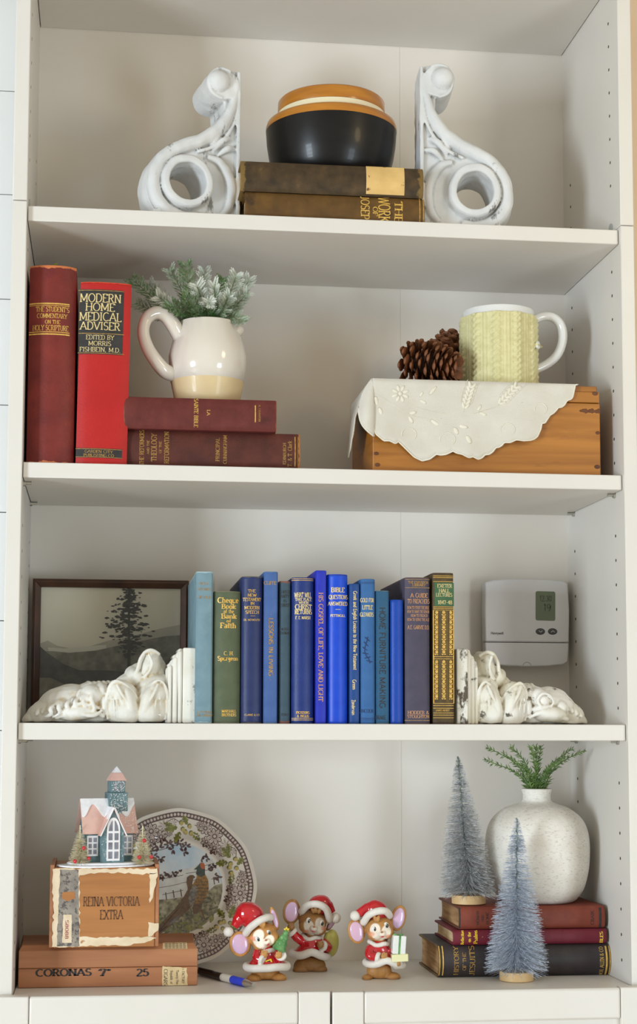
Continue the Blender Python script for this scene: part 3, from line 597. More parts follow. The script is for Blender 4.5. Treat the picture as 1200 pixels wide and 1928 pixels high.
bk('plain cobalt blue book without lettering, shortest of the row', 735.5, 761, 1129, 1361, YC, .15, M['cobalt_blue_cloth'], bulge=.0035)
bk('wide grey violet book, a guide to preachers', 763, 811, 1087, 1361, YC, .19, M['grey_violet_cloth'], bulge=.003,
   texts=[('THE EXPOSITOR', 'h', 788.5, 1096.5, 38, 4.5, 'dullgold', D), ('LIBRARY', 'h', 789.5, 1101.5, 25, 4.5, 'dullgold', D), ('A GUIDE', 'h', 790, 1121, 33, 8, 'copper'), ('TO PREACHERS', 'h', 789, 1132, 42, 8, 'copper'), ('HOW TO STUDY THE BIBLE', 'h', 788.5, 1144, 42, 5.5, 'copper'), ('HOW TO SHAPE THE SERMON', 'h', 788.5, 1151.5, 42, 5, 'copper'), ('HOW TO PREACH', 'h', 790, 1159, 32, 5, 'copper'), ('HOW TO SERVE THE AGE', 'h', 788.5, 1166.5, 42, 5, 'copper'), ('A.E. GARVIE D.D.', 'h', 789, 1181, 42, 7, 'copper'), ('HODDER &', 'h', 788.5, 1341.5, 40, 6, 'copper'), ('STOUGHTON', 'h', 788.5, 1349, 41, 6, 'copper')],
   bars=[(764, 1090.5, 810, 1091.3, 'dullgold'), (764, 1106, 810, 1107, 'dullgold'), (763, 1356, 810, 1357, 'dullgold')])
be_, _L, _at, _sf, _k = bk('gilt patterned brown book with a green title panel, rightmost of the standing row', 815.5, 856, 1078.5, 1361, YC-.001, .2, M['gilt_brown_cloth'], bulge=.002,
   texts=[('EXETER', 'h', 838, 1103, 28, 6.5, 'palegold'), ('HALL', 'h', 837, 1112, 20, 6.5, 'palegold'), ('LECTURES', 'h', 837, 1120, 31, 6.5, 'palegold'), ('1847-48', 'h', 838.5, 1134, 27, 7, 'palegold'), ('JAMES NISBET', 'h', 834, 1337.5, 26, 3.5, 'gold')],
   bars=[(819, 1097, 855.5, 1141, 'green_panel')] + [(816.5, y, 855.5, y+.9, 'gold', .0003) for y in (1084, 1087, 1094.5, 1142, 1145, 1148, 1236, 1240, 1324, 1328, 1333, 1342, 1346, 1351)] + [(816.8, 1149, 817.8, 1324, 'gold'), (854.5, 1149, 855.4, 1324, 'gold')])
g = G()                                        # the gilt ornament: three columns of stylised flowers in narrow frames
for cx in (823, 836, 849):
    for s in (-5.4, 5.4):
        p, q = _at(cx+s-.35, 1150), _at(cx+s+.35, 1322); g.add([_sf(p[0], p[1]), _sf(q[0], p[1]), _sf(q[0], q[1]), _sf(p[0], q[1])], [(0,1,2,3)])
    y = 1153
    while y < 1320:
        if not 1230 < y < 1243:
            x, z = _at(cx, y)
            for a in range(0, 360, 60):
                a = R(a + 30); l = .0026; u = V(math.cos(a), 0, math.sin(a)); n = V(-u.z, 0, u.x)*.0008; c = _sf(x, z)
                g.add([c, c+u*l*.6-n, c+u*l, c+u*l*.6+n], [(0,1,2,3)])
            x, z = _at(cx, y+5)
            for s in (-1, 1):
                c = _sf(x, z); g.add([c, c+V(s*.0022,0,.0014), c+V(s*.0030,0,.0002), c+V(s*.0014,0,-.0008)], [(0,1,2,3)])
        y += 9.3
g.build('gilt_ornament', M['gold'], be_, smooth=False)

# ---- bottom shelf: three lying books on the right
cloth('russet_cloth', (120,54,40), (134,64,48), rough=.55, edge=((100,60,44), .006), axis=0)
cloth('wine_cloth', (106,28,44), (118,36,52), rough=.55)
cloth('black_brown_cloth', (50,44,46), (62,54,54), rough=.5, edge=((110,84,44), .006), axis=0)
YD = GZ(1000, 1840, ZD).y
book('black brown history book lying lowest of the stack at right of the bottom shelf', 824, 1156, 1780, 1840, YD, .135, M['black_brown_cloth'], lie=True, z0=ZD+.0003, bulge=.009, page=M['pagedark'],
     texts=[('HISTORY', 'ccw', 860, 1810, 52, 8.5, 'dullgold'), ('OF THE', 'ccw', 875, 1811, 32, 6.5, 'dullgold'), ('JESUITS', 'ccw', 890, 1810, 54, 10, 'dullgold'), ('W.H. ALLEN & CO', 'ccw', 1134, 1811, 54, 7.5, 'gold')],
     bars=[(828, 1782, 829.4, 1838, 'gold'), (834, 1782, 836, 1838, 'gold'), (1142, 1782, 1144.4, 1838, 'gold'), (1149, 1782, 1150, 1838, 'gold')])
zD1 = U(1000, 1780, YD+.0).z + .0003
book('thin wine red book with yellow lettering, middle of the lying stack', 851, 1148, 1750, 1780, YD+.004, .12, M['wine_cloth'], lie=True, z0=zD1, bulge=.003,
     texts=[('Reflections', 'ccw', 871, 1764.5, 27, 5.5, 'yellow', BL), ('on the', 'ccw', 884, 1764.5, 18, 6, 'yellow', BL), ('Psalms', 'ccw', 896, 1764.5, 24, 7, 'yellow', BL), ('*', 'ccw', 909, 1764, 3, 3, 'yellow'), ('BLES', 'ccw', 1133, 1764.5, 20, 6, 'yellow', BL)])
zD2 = U(1000, 1750, YD+.004).z + .0003
book('russet book lying on top of the wine red book, under the round vase', 862, 1145, 1707, 1749.5, YD+.006, .13, M['russet_cloth'], lie=True, z0=zD2, bulge=.003, page=M['pagedark'],
     texts=[('WOMAN', 'ccw', 900, 1729, 26, 5, 'ink'), ('AND', 'ccw', 909, 1729, 12, 4.5, 'ink'), ('HOME', 'ccw', 918, 1729, 22, 5, 'ink'), ('CRAIK', 'ccw', 1116, 1728, 26, 6, 'ink')],
     bars=[(865, 1709, 867.5, 1748, 'ink'), (1129, 1709, 1133, 1748, 'ink')])
zD3 = U(1000, 1707, YD+.006).z

# ---------------------------------------------------------------- cigar boxes
M['cedar'] = mat('cigar_cedar', (160,104,68), (180,122,82), 14, stretch=(.35, 1, 5), rough=.5, bump=.15, bscale=60, c3=(140,88,56), s3=9, t3=.6, w3=.2, dist=.5)
M['cedar2'] = mat('cigar_cedar_face', (162,106,56), (182,122,68), 14, stretch=(.35, 1, 6), rough=.5, bump=.15, bscale=60, dist=.5)
M['oldpaper'] = mat('old_paper_lining', (214,192,158), (230,212,184), 40, rough=.85, c3=(180,128,84), s3=40, t3=.68, w3=.04)
M['stampgrey'] = mat('faded_revenue_stamp', (128,120,112), (156,146,134), 60, rough=.85, c3=(92,86,84), s3=130, t3=.52, w3=.06)
M['stamptan'] = mat('tan_revenue_stamp', (206,180,134), (220,196,150), 50, rough=.85, c3=(120,98,72), s3=160, t3=.60, w3=.05)
M['stampink'] = mat('stamp_ink', (96,84,72), rough=.8)
M['redink'] = mat('red_stamp_ink', (160,70,70), rough=.8)
def jag(pts, amp, step=.004, seed=1):
    """torn outline of a paper piece"""
    rnd = random.Random(seed); out = []
    for i in range(len(pts)):
        a = Vector(pts[i]); b = Vector(pts[(i+1) % len(pts)]); n = max(1, int((b-a).length/step)); d = (b-a).normalized() if (b-a).length else Vector((1,0)); nr = Vector((-d.y, d.x))
        for j in range(n):
            p = a + (b-a)*j/n + (nr*rnd.uniform(-amp, amp) if j else Vector((0,0))); out.append((p.x, p.y))
    return out
YB1 = GZ(200, 1858.5, ZD).y
p0 = U(24, 1858, YB1); p1 = U(372, 1858, YB1); k = SC(p0); ztop = U(200, 1789, YB1).z
w1 = p1.x - p0.x; h1 = ztop - ZD + .006; yb = GZ(200, 1759, ZD+h1).y; d1 = yb - YB1
x0 = max(p0.x, XL + .004); w1 = p1.x - x0
b1 = thing('cigar_box', 'long low cedar cigar box lying at the left end of the bottom shelf', 'box', (x0, YB1, ZD+.0004))
seam = U(200, 1822, YB1).z - ZD
G().box((0, 0, 0), (w1, d1, seam-.0004)).build('box_body', M['cedar'], b1, bevel=.001)
ch = .006
G().prism([(0, 0), (1, 0)], 0, 0) if False else None
g = G(); hz = h1
g.add([(0,0,seam),(w1,0,seam),(w1,d1,seam),(0,d1,seam),(0,0,hz-ch),(w1,0,hz-ch),(w1,d1,hz),(0,d1,hz),(ch*.7,.0085,hz),(w1-ch*.7,.0085,hz),(w1,d1,hz-.0001),(0,d1,hz-.0001)],
      [(0,3,2,1),(0,1,5,4),(4,5,9,8),(8,9,6,7),(1,2,6,9,5),(0,4,8,7,3),(2,3,7,6)])
g.build('lid', M['cedar'], b1, bevel=.0008, angle=20)
def bx1(px, py, e=-.0004): p = U(px, py, YB1); return (p.x - x0, p.z - ZD)
def bt(name, s, cx, cy, ln, hh, m, root, loc, Y, orient='h', e=.0004, **kw):
    p = U(cx, cy, Y) - loc; kk = SC(U(cx, cy, Y))
    fn = (lambda u, v: Vector((p.x+u, p.y-e, p.z+v))) if orient == 'h' else (lambda u, v: Vector((p.x+v, p.y-e, max(p.z-u, .0004))))
    return lettering(name, s, m, root, fn, hh/kk, ln/kk, **kw)
lb = Vector(b1.location)
for s, cx, ln in (('CORONAS', 120, 102), ('7"', 198, 20), ('25', 268.5, 22)):
    bt('stamped_lettering', s, cx, 1831, ln, 12.5, M['ink'], b1, lb, YB1, bold=.22, thin=.11)
def paper(name, pts, m, root, loc, Y, amp=.0008, seed=1, th=.0003, off=.0):
    poly = [(x, max(z, .0003)) for x, z in jag([(U(x, y, Y).x - loc.x, U(x, y, Y).z - loc.z) for x, y in pts], amp, seed=seed)]
    yy = Y - loc.y - off
    return G().prism(poly, yy - th, yy).build(name, m, root, smooth=False)
paper('tax_stamp', [(306,1819),(352,1822),(354,1857),(306,1857)], M['stamptan'], b1, lb, YB1, seed=3)
for i, (s, ln) in enumerate((('CIGARS', 30), ('Republic of', 24), ('Twenty Five', 26), ('FACTORY', 22))):
    bt('stamp_print', s, 312+i*11, 1840, ln, 4.5 if i else 6.5, M['stampink'], b1, lb, YB1, 'cw', e=.0006)
# the same stamp carries on over the bevelled front edge of the lid
q0 = bx1(306, 1818); q1 = bx1(353, 1818)
A = [(q0[0], -.0003, hz-ch), (q1[0], -.0003, hz-ch), (q1[0]-.0006, .0082, hz+.0002), (q0[0]+.0004, .0082, hz+.0002)]
g = G(); g.add([Vector(a) for a in A] + [(q1[0]-.001, .014, hz+.0003), (q0[0]+.0016, .0135, hz+.0003)], [(0,1,2,3), (3,2,4,5)]); g.build('tax_stamp', M['stamptan'], b1, smooth=False)
g = G()
for r in range(4):
    z = r*.0028 + .001
    for c in range(6):
        xx = q0[0] + .003 + c*.0045; t = z/.0115
        g.add([(xx, -.0005+.0085*t, hz-ch+.0003+(ch)*t), (xx+.0034, -.0005+.0085*t, hz-ch+.0003+ch*t), (xx+.0034, -.0005+.0085*t+.0007, hz-ch+.0003+ch*t+.0006), (xx, -.0005+.0085*t+.0007, hz-ch+.0003+ch*t+.0006)], [(0,1,2,3)])
g.build('stamp_print', M['stampink'], b1, smooth=False)

ZB1 = ZD + h1
YB2 = GZ(195, 1784, ZB1).y
p0 = U(92, 1784, YB2); p1 = U(299, 1784, YB2); zt2 = U(195, 1634, YB2).z; h2 = zt2 - ZB1; w2 = p1.x - p0.x
lb2 = Vector((p0.x, YB2, ZB1+.0004)); d2 = .115
b2 = thing('cigar_box', 'upright square cigar box with torn paper edging, carrying the glitter house', 'box', lb2)
k2 = SC(p0); tb = .0055
G().box((tb, 0, 0), (w2-tb, .006, h2)).build('front_panel', M['cedar2'], b2, bevel=.0006)
G().box((tb, d2-.006, 0), (w2-tb, d2, h2)).build('rear_panel', M['cedar2'], b2, bevel=.0006)
for a in (0, w2-tb): G().box((a, .0015, 0), (a+tb-.0002, d2, h2+.0035)).build('side_board', M['cedar'], b2, bevel=.0006)
G().box((tb, .0065, 0), (w2-tb, d2-.0065, .005)).build('bottom_board', M['cedar'], b2)
G().box((tb, .0065, h2-.005), (w2-tb-.0003, d2-.0065, h2)).build('lid', M['cedar'], b2, bevel=.0006)
paper('paper_edging', [(99,1636),(296,1635),(297,1643),(262,1646),(222,1642),(178,1645),(150,1648),(150,1783),(98,1783),(101,1700),(98,1660)], M['oldpaper'], b2, lb2, YB2, .0013, 5)
paper('paper_edging', [(150,1764),(215,1765),(285,1764),(296,1766),(266,1776),(232,1781),(190,1780),(150,1782)], M['oldpaper'], b2, lb2, YB2, .0012, 6)
paper('paper_edging', [(282,1644),(297,1643),(293,1668),(288,1690),(282,1700)], M['oldpaper'], b2, lb2, YB2, .001, 8)
paper('paper_edging', [(279,1736),(299,1738),(298,1752),(287,1762),(279,1764)], M['oldpaper'], b2, lb2, YB2, .0012, 7)
paper('revenue_stamp', [(113,1637),(148,1638),(149,1782),(107,1782)], M['stampgrey'], b2, lb2, YB2, .0006, 9, .0003, .0003)
paper('stamp_scrap', [(117,1680),(140,1678),(142,1692),(128,1697),(116,1690)], M['cedar2'], b2, lb2, YB2, .0012, 10, .0002, .0006)
paper('stamp_panel', [(119,1722),(135,1722),(135,1775),(117,1775)], M['oldpaper'], b2, lb2, YB2, .0004, 11, .0002, .0006)
bt('stamp_print', 'S8088', 126, 1750, 34, 6, M['redink'], b2, lb2, YB2, 'cw', e=.0010)
for s, y, ln in (('REINA VICTORIA', 1697, 104), ('EXTRA', 1722, 42)):
    bt('stamped_lettering', s, 210, y, ln, 17, mat('brown_stamped_ink', (96,62,36), (112,74,44), 200, rough=.7) if s[0] == 'R' else bpy.data.materials['brown_stamped_ink'], b2, lb2, YB2, bold=.16, thin=.06)
# ---------------------------------------------------------------- scroll corbels on the top shelf
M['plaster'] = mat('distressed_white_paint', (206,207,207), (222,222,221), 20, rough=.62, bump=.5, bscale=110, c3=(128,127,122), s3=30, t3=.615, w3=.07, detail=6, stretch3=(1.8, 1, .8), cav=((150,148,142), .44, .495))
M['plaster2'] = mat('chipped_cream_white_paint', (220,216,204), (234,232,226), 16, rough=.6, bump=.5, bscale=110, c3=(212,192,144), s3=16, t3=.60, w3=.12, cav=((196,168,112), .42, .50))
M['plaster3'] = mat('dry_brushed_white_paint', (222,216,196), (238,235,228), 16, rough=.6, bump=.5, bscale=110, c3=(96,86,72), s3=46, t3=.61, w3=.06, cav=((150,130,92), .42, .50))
M['plasterend'] = mat('scraped_white_block_end', (226,222,208), (240,238,232), 20, rough=.65, bump=.4, bscale=90, c3=(92,80,66), s3=60, t3=.53, w3=.05, stretch3=(.6, 1, .35))
def corbel(label, hx, hy, Y, k, kz, mir, rz):
    """photograph pixels around the ring's centre: u to the outer scroll side, v up; the flat back is at u = +100"""
    P = U(hx, hy, Y); s = 1/SC(P)*k; sz = 1/SC(P)*kz
    root = tag(bpy.data.objects.new('tmp', None), None)
    zb = -(P.z - ZA - .0004)
    T = .074
    g = G()
    def q(u, v, d=0): return Vector(((-u if mir else u)*s, d, v*sz if v > 0 else v*s))
    # recessed web, the silhouette without the ring's bore
    S_ = [(86,172), (84,158), (79,140), (66,112), (40,88), (6,72), (-28,58), (-52,36), (-64,6), (-60,-26), (-42,-52)]
    web = [(100,212), (74,216)] + S_
    low = zb/s
    bot = [(-50,-58), (-58,low+10), (-58,low), (100,low)]
    out = web + bot
    # a bored plate: outer outline stitched around the hole as radial quads
    ring = []; N = 72; hole = 34
    def cast(a):
        dx, dy = math.cos(a), math.sin(a); best = None
        for i in range(len(out)):
            (x1, y1), (x2, y2) = out[i], out[(i+1) % len(out)]
            den = dx*(y2-y1) - dy*(x2-x1)
            if abs(den) < 1e-9: continue
            t = (x1*(y2-y1) - y1*(x2-x1))/den; w = (x1*dy - y1*dx)/den
            if t > 0 and -1e-6 <= w <= 1+1e-6 and (best is None or t < best): best = t
        return best
    vs = []; fs = []
    for i in range(N):
        a = 2*PI*i/N; t = min(cast(a), 250)
        for (r, d) in ((hole, .010), (t, .010), (t, T), (hole, T)): vs.append(q(r*math.cos(a), r*math.sin(a), d))
    for i in range(N):
        j = (i+1) % N
        for e in range(4): fs.append((4*i+e, 4*i+(e+1) % 4, 4*j+(e+1) % 4, 4*j+e))
    g.add(vs, fs)
    # the upper neck and flat back, as one plate
    neck = [(100,212), (74,216), (60,206), (70,170), (72,140), (58,108), (30,84), (0,66), (30,40), (100,-20)]
    n = len(neck); g.add([q(u, v, .010) for u, v in neck] + [q(u, v, T) for u, v in neck],
        [list(range(n)), list(range(2*n-1, n-1, -1))] + [(i, i+n, (i+1) % n+n, (i+1) % n) for i in range(n)])
    g.box(tuple(min(a, b) for a, b in zip(q(94,low,.004), q(101,212,T))), tuple(max(a, b) for a, b in zip(q(94,low,.004), q(101,212,T))))
    # base block
    g.box(tuple(min(a, b) for a, b in zip(q(-62,low,.002), q(100,low+14,T))), tuple(max(a, b) for a, b in zip(q(-62,low,.002), q(100,low+14,T))))
    # ring
    prof = [(hole, -.003), (36, -.0045), (45, -.0045), (48, -.001), (48, T), (hole, T)]
    vs = []; fs = []
    for r, d in prof:
        for i in range(N): vs.append(q(r*math.cos(2*PI*i/N), r*math.sin(2*PI*i/N), d))
    for e in range(len(prof)):
        for i in range(N): j = (i+1) % N; e2 = (e+1) % len(prof); fs.append((e*N+i, e*N+j, e2*N+j, e2*N+i))
    g.add(vs, fs)
    # the raised S band, from the top scroll round the ring
    band = catmull([q(u, v, .008) for u, v in [(92,176), (86,150), (74,122), (54,98), (26,80), (-6,66), (-36,48), (-56,20), (-61,-8), (-54,-34), (-34,-54), (-6,-62), (24,-58)]], 6)
    nb = len(band); g.tube(band, [s*(6 + 6.5*min(1, i/14)) - (s*4*max(0, (i-60)/12)) for i in range(nb)], 12, up=(0, 1, 0), flat=1.0)
    outer = catmull([q(u, v, T*.5) for u, v in [(60,108), (30,86), (-2,74), (-34,58), (-58,32), (-68,0), (-64,-32), (-50,-54)]], 6)
    g.tube(outer, [s*7]*len(outer), 12, up=(0, 1, 0), flat=4.6)                        # the acanthus strip over the rim
    inb = catmull([q(u, v, .006) for u, v in [(96,150), (90,120), (74,92), (48,70), (20,58)]], 6)
    g.tube(inb, s*3.2, 8)
    curl = catmull([q(u, v, .008) for u, v in [(40,52), (62,46), (80,24), (86,-6), (80,-36), (66,-54)]], 6)
    g.tube(curl, [s*(5+4*math.sin(PI*i/(len(curl)-1))) for i in range(len(curl))], 10)
    for (u1, v1, u2, v2) in ((50,64,84,92), (58,56,94,72), (46,72,72,108)):
        c = catmull([q(u1, v1, .009), q((u1+u2)/2, (v1+v2)/2+5, .005), q(u2, v2, .010)], 5); g.tube(c, [s*(2+4*math.sin(PI*i/(len(c)-1))) for i in range(len(c))], 8)
    # top scroll: a roll with a ball in its eye
    for d0, d1, r in ((.003, T, 30),):
        c = q(66, 186, 0); g.tube([c+V(0,d0,0), c+V(0,d1,0)], s*r, 36)
    g.ell(q(58, 190, .004), (s*20, .011, s*20), seg=24, rings=14)
    rr = catmull([q(66+27*math.cos(R(a)), 186+27*math.sin(R(a)), .004) for a in range(60, 300, 30)], 3); g.tube(rr, s*3, 8)
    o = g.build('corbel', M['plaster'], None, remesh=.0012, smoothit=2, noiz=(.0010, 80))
    o.location = (P.x, Y, P.z + max(0, ZA + .0006 - P.z - min(v.co.z for v in o.data.vertices))); o.rotation_euler = (0, 0, rz); tag(o, label, 'corbel'); bpy.data.objects.remove(root)
    return o
corbel('white distressed scroll corbel standing left of the bowl, curl toward the left', 353.5, 345, .045, 1.05, 1.09, False, R(13))
corbel('white distressed scroll corbel standing right of the bowl, curl toward the right', 895, 363, .045, 1.02, 1.17, True, R(-5))

# ---------------------------------------------------------------- bowl
M['ebony'] = mat('black_stained_wood', (15,13,13), (24,21,20), 12, stretch=(1, 1, 6), rough=.34, bump=.05, coat=.08, spec=.3)
M['amber'] = mat('amber_varnished_wood', (170,104,18), (194,126,30), 14, stretch=(1, 1, 8), rough=.28, coat=.35)
M['ivory'] = mat('ivory_groove', (234,222,188), rough=.5)
Yw = .12; zt = U(630, 308, .02).z
bp = U(624, 250, Yw); kb = SC(bp)
root = thing('bowl', 'lidded wooden bowl, black below with an amber rim, on two brown books', 'bowl', (bp.x, Yw, zt+.0006))
rm = 123/kb
zbk = U(623, 209, Yw - rm*.95).z - zt; zsh = U(623, 191, Yw - rm*.86).z - zt; znk = U(623, 157, Yw - rm*.82).z - zt
rn = 101/kb
G().lathe([(0,0), (rm*.76,0), (rm*.82,.006), (rm*.895,zbk*.25), (rm*.95,zbk*.5), (rm*.985,zbk*.75), (rm,zbk), (rm*.96,zbk), (rm*.80,zbk*.5), (rm*.6,.008), (0,.008)], 64).build('bowl_body', M['ebony'], root, angle=50)
G().lathe([(rm*.96,zbk-.001), (rm*1.002,zbk-.0003), (rm*1.004,zbk+.004), (rm*.985,zbk+.010), (rm*.93,zsh-.003), (rm*.86,zsh-.002), (rm*.86,zbk)], 64, close=True).build('rim', M['amber'], root, angle=60)
G().lathe([(rn*.90,zsh-.004), (rn*1.01,zsh-.003), (rn*1.012,zsh+.001), (rn*1.005,zsh+.0075), (rn*.97,zsh+.009), (rn*.90,zsh+.009)], 64, close=True).build('groove_ring', M['ivory'], root)
G().lathe([(rn*.9,zsh+.008), (rn*.99,zsh+.0085), (rn*1.0,zsh+.012), (rn*.995,znk-.002), (rn*.97,znk), (rn*.6,znk+.001), (0,znk+.0015), (0,znk-.004), (rn*.9,znk-.004)], 64, close=True).build('lid', M['amber'], root, angle=50)

# ---------------------------------------------------------------- pitcher with frosted greenery
M['glaze'] = mat('cream_glaze', (222,212,198), (230,222,210), 8, rough=.16, coat=.6, spec=.55)
M['clay'] = mat('bare_buff_clay', (214,188,142), (222,198,152), 30, rough=.5, coat=.15, bump=.05)
Yp = .092; zp = U(390, 749, .022).z
pp = U(391, 680, Yp); kp = SC(pp)
root = thing('pitcher', 'cream glazed pitcher with a bare clay foot on the claret books', 'pitcher', (pp.x, Yp, zp+.0006))
def pz(py, dy=0): return U(391, py, Yp+dy).z - zp
r = 1/kp
ztan = pz(708, -.045)
prof = [(0,0), (57*r,0), (60*r,.003), (65*r,pz(728,-.04)), (69*r,ztan)]
G().lathe(prof + [(66*r,ztan), (56*r,.006), (0,.006)], 56).build('clay_foot', M['clay'], root, angle=60)
zr = pz(600, -.03)
gl = [(66*r,ztan-.001), (69.3*r,ztan), (72.5*r,pz(680,-.045)), (73.5*r,pz(660,-.045)), (70*r,pz(645,-.04)), (64.5*r,pz(628,-.035)), (58*r,pz(612,-.03)), (55.5*r,zr-.003), (54.5*r,zr), (52*r,zr-.0005), (53*r,zr-.005), (62*r,pz(632)), (67*r,pz(670)), (62*r,ztan+.004), (0,ztan+.002)]
g = G().lathe(gl, 56)
g.ell((53*r*math.cos(R(-12)), 56*r*math.sin(R(-12)), zr-.012), (.012, .011, .008), rot=(0, R(-35), R(-12)), seg=14, rings=8)     # the lip
g.build('glazed_body', M['glaze'], root, angle=60)
hp = [U(x, y, Yp-.022+dy) - Vector((pp.x, Yp, zp)) for x, y, dy in [(342,640,.012), (326,612,.004), (310,594,0), (292,590,-.004), (276,602,-.006), (270,626,-.008), (278,655,-.006), (295,682,-.002), (312,700,.004), (330,706,.014)]]
hc = catmull(hp, 6); g = G(); g.tube(hc, [.0090 + .0012*math.cos(2*PI*i/len(hc)) for i in range(len(hc))], 14, up=(0.25, -1, 0), flat=1.0)
g.build('handle', M['glaze'], root, angle=90)
M['cedar_leaf'] = mat('frosted_cedar_leaf', (236,236,236), (255,255,255), 60, rough=.5, vcol=True)
M['leaf_green'] = mat('rosemary_leaf', (64,100,44), (110,140,70), 60, rough=.5)
M['stemgreen'] = mat('green_stem', (70,92,50), (90,108,62), 50, rough=.6)
M['sparkle'] = mat('frost_glitter', (240,240,240), rough=.1, metal=.7)
gr = thing('greenery', 'frosted artificial cedar sprigs standing in the cream pitcher', 'greenery', (pp.x, Yp, zp+zr-.004))
rnd = random.Random(4)
tips = [(254,530,.03), (262,574,.035), (300,560,-.02), (322,512,.02), (350,502,-.03), (372,540,-.05), (384,512,.03), (404,540,-.05), (418,530,.0), (444,522,-.03), (468,530,.02), (462,556,-.02), (455,604,-.03), (430,560,-.05), (320,580,-.05), (350,560,-.06), (285,540,.05), (395,570,-.06)]
for ti, (tx, ty, dy) in enumerate(tips):
    tip = U(tx, ty, Yp+dy) - gr.location
    a0 = Vector((tip.x*.25 + rnd.uniform(-.008,.008), tip.y*.25 + .004, -.022)); 
    mid = (a0 + tip)/2 + Vector((0, 0, .012 if tip.z > .02 else .022))
    st = catmull([a0, Vector((tip.x*.3, tip.y*.3, .006)), mid, tip], 6)
    g = G(); cols = []; frost = rnd.choice((.1, .45, .8, 1.15))
    g.tube(st, [.0011*(1-.6*i/len(st)) for i in range(len(st))], 5); cols += [lin((104,112,78))]*len(g.v)
    n = len(st)
    for i in range(5, n):
        t = i/n; d = (st[min(n-1, i+1)] - st[i-1]).normalized()
        side = d.cross(Vector((rnd.uniform(-.5,.5), -1, rnd.uniform(-.2,.5)))).normalized()
        for sg in (-1, 1):
            ln = (.017*(1 - .55*t) + .004)*rnd.uniform(.8, 1.2)
            bd = (d*.75 + side*sg*.75 + Vector((rnd.uniform(-.2,.2), rnd.uniform(-.5,.3), rnd.uniform(-.1,.25)))).normalized()
            nl = 9
            for j in range(nl):
                p = st[i] + bd*ln*(j/nl); u2 = bd.cross(Vector((0, -1, 0.15))).normalized()
                for s2 in ((-1, 1) if j < nl-1 else (0,)):
                    ld = (bd*.8 + u2*s2*.62).normalized(); L_ = .0062*(1-.4*j/nl); w2 = ld.cross(Vector((0,-1,.2))).normalized()*.00062
                    b0 = len(g.v); g.add([p, p+ld*L_*.5-w2, p+ld*L_, p+ld*L_*.5+w2], [(0,1,2,3)])
                    f = max(0, min(1, (t-.35)*1.5*frost + (j/nl-.4)*.8*frost + rnd.uniform(-.2,.2)))
                    c = mixc(lin((70+rnd.uniform(-14,18),102+rnd.uniform(-14,18),46)), lin((214,218,206)), f); cols += [c]*4
    o = g.build('sprig', M['cedar_leaf'], gr, smooth=False, recalc=False)
    a = o.data.color_attributes.new('Col', 'FLOAT_COLOR', 'POINT')
    for i, c in enumerate(cols): a.data[i].color = (*c, 1)
g = G(); c = U(100, 498, .06) - Vector((0, 0, 0))
zz = U(100, 500, .05)
lf = thing('leaf_sprig', 'tiny green leaf tip sticking up behind the worn maroon book', 'leaf', (zz.x, .05, zz.z-.012))
G().tube([(-.004,0,-.004), (-.001,0,.010), (.003,0,.0145)], .0006, 5).build('stem', M['stemgreen'], lf)
G().add([(-.001,0,.011), (.002,-.001,.0145), (.0062,0,.0150), (.003,.001,.0125)], [(0,1,2,3)]).build('leaf', mat('bright_leaf', (120,150,40), (140,168,60), rough=.5), lf, solid=.0004, smooth=False)

# ---------------------------------------------------------------- wooden crate, doily, cones, mug
M['crate'] = mat('honey_pine', (150,92,28), (178,116,42), 9, stretch=(.5, 1, 7), rough=.42, bump=.25, bscale=40, c3=(118,66,24), s3=6, t3=.60, w3=.14, stretch3=(.6, 1, 4.5), dist=.8, coat=.1)
M['knot'] = mat('dark_nail_stain', (84,46,22), (108,62,28), 60, rough=.6)
Yc = .028
pl = U(702, 890, Yc); pr = U(1132, 892, Yc); zc = U(900, 719.5, Yc).z - ZB; wc = pr.x - pl.x; dc = .175
Lc = Vector((pl.x, Yc, ZB+.0004))
root = thing('crate', 'honey coloured pine crate under the white doily on the second shelf', 'crate', Lc)
zs1 = U(1110, 759, Yc).z - ZB
cb = .012
G().box((0, 0, 0), (wc, cb, zs1-.0006)).build('front_board', M['crate'], root, bevel=.0012)
fb = G(); fb.box((0, 0, zs1+.0002), (wc-.0004, cb, zc-.009)); fb.box((0, .0035, zc-.009), (wc-.003, cb, zc-.0008)); fb.build('front_board', M['crate'], root, bevel=.001)
for a in (0, wc-.011): G().box((a, cb+.0002, 0), (a+.011, dc, zc-.001)).build('side_board', M['crate'], root, bevel=.001)
G().box((.0112, dc-.011, 0), (wc-.0112, dc-.0002, zc-.001)).build('rear_board', M['crate'], root, bevel=.001)
G().box((.0112, cb+.0002, zc-.010), (wc-.0112, dc-.0112, zc-.001)).build('lid', M['crate'], root, bevel=.001)
for x, y, a in [(1121,741,5), (1126,815,4), (1125,879,5), (709,854,4), (711,875,4.5)]:
    p = U(x, y, Yc) - Lc; G().ell((p.x, -.0002, p.z), (a*1.2/SC(pl), .0006, a*.8/SC(pl)), seg=12, rings=6).build('nail', M['knot'], root)
g = G(); p = U(1112, 774, Yc) - Lc
for i in range(9): g.ell((p.x-.012+i*.0029, -.0001, p.z+.0004*math.sin(i*1.7)), (.0028, .0006, .0017+.0008*(i % 3)), seg=10, rings=6)
g.build('knot_streak', M['knot'], root)

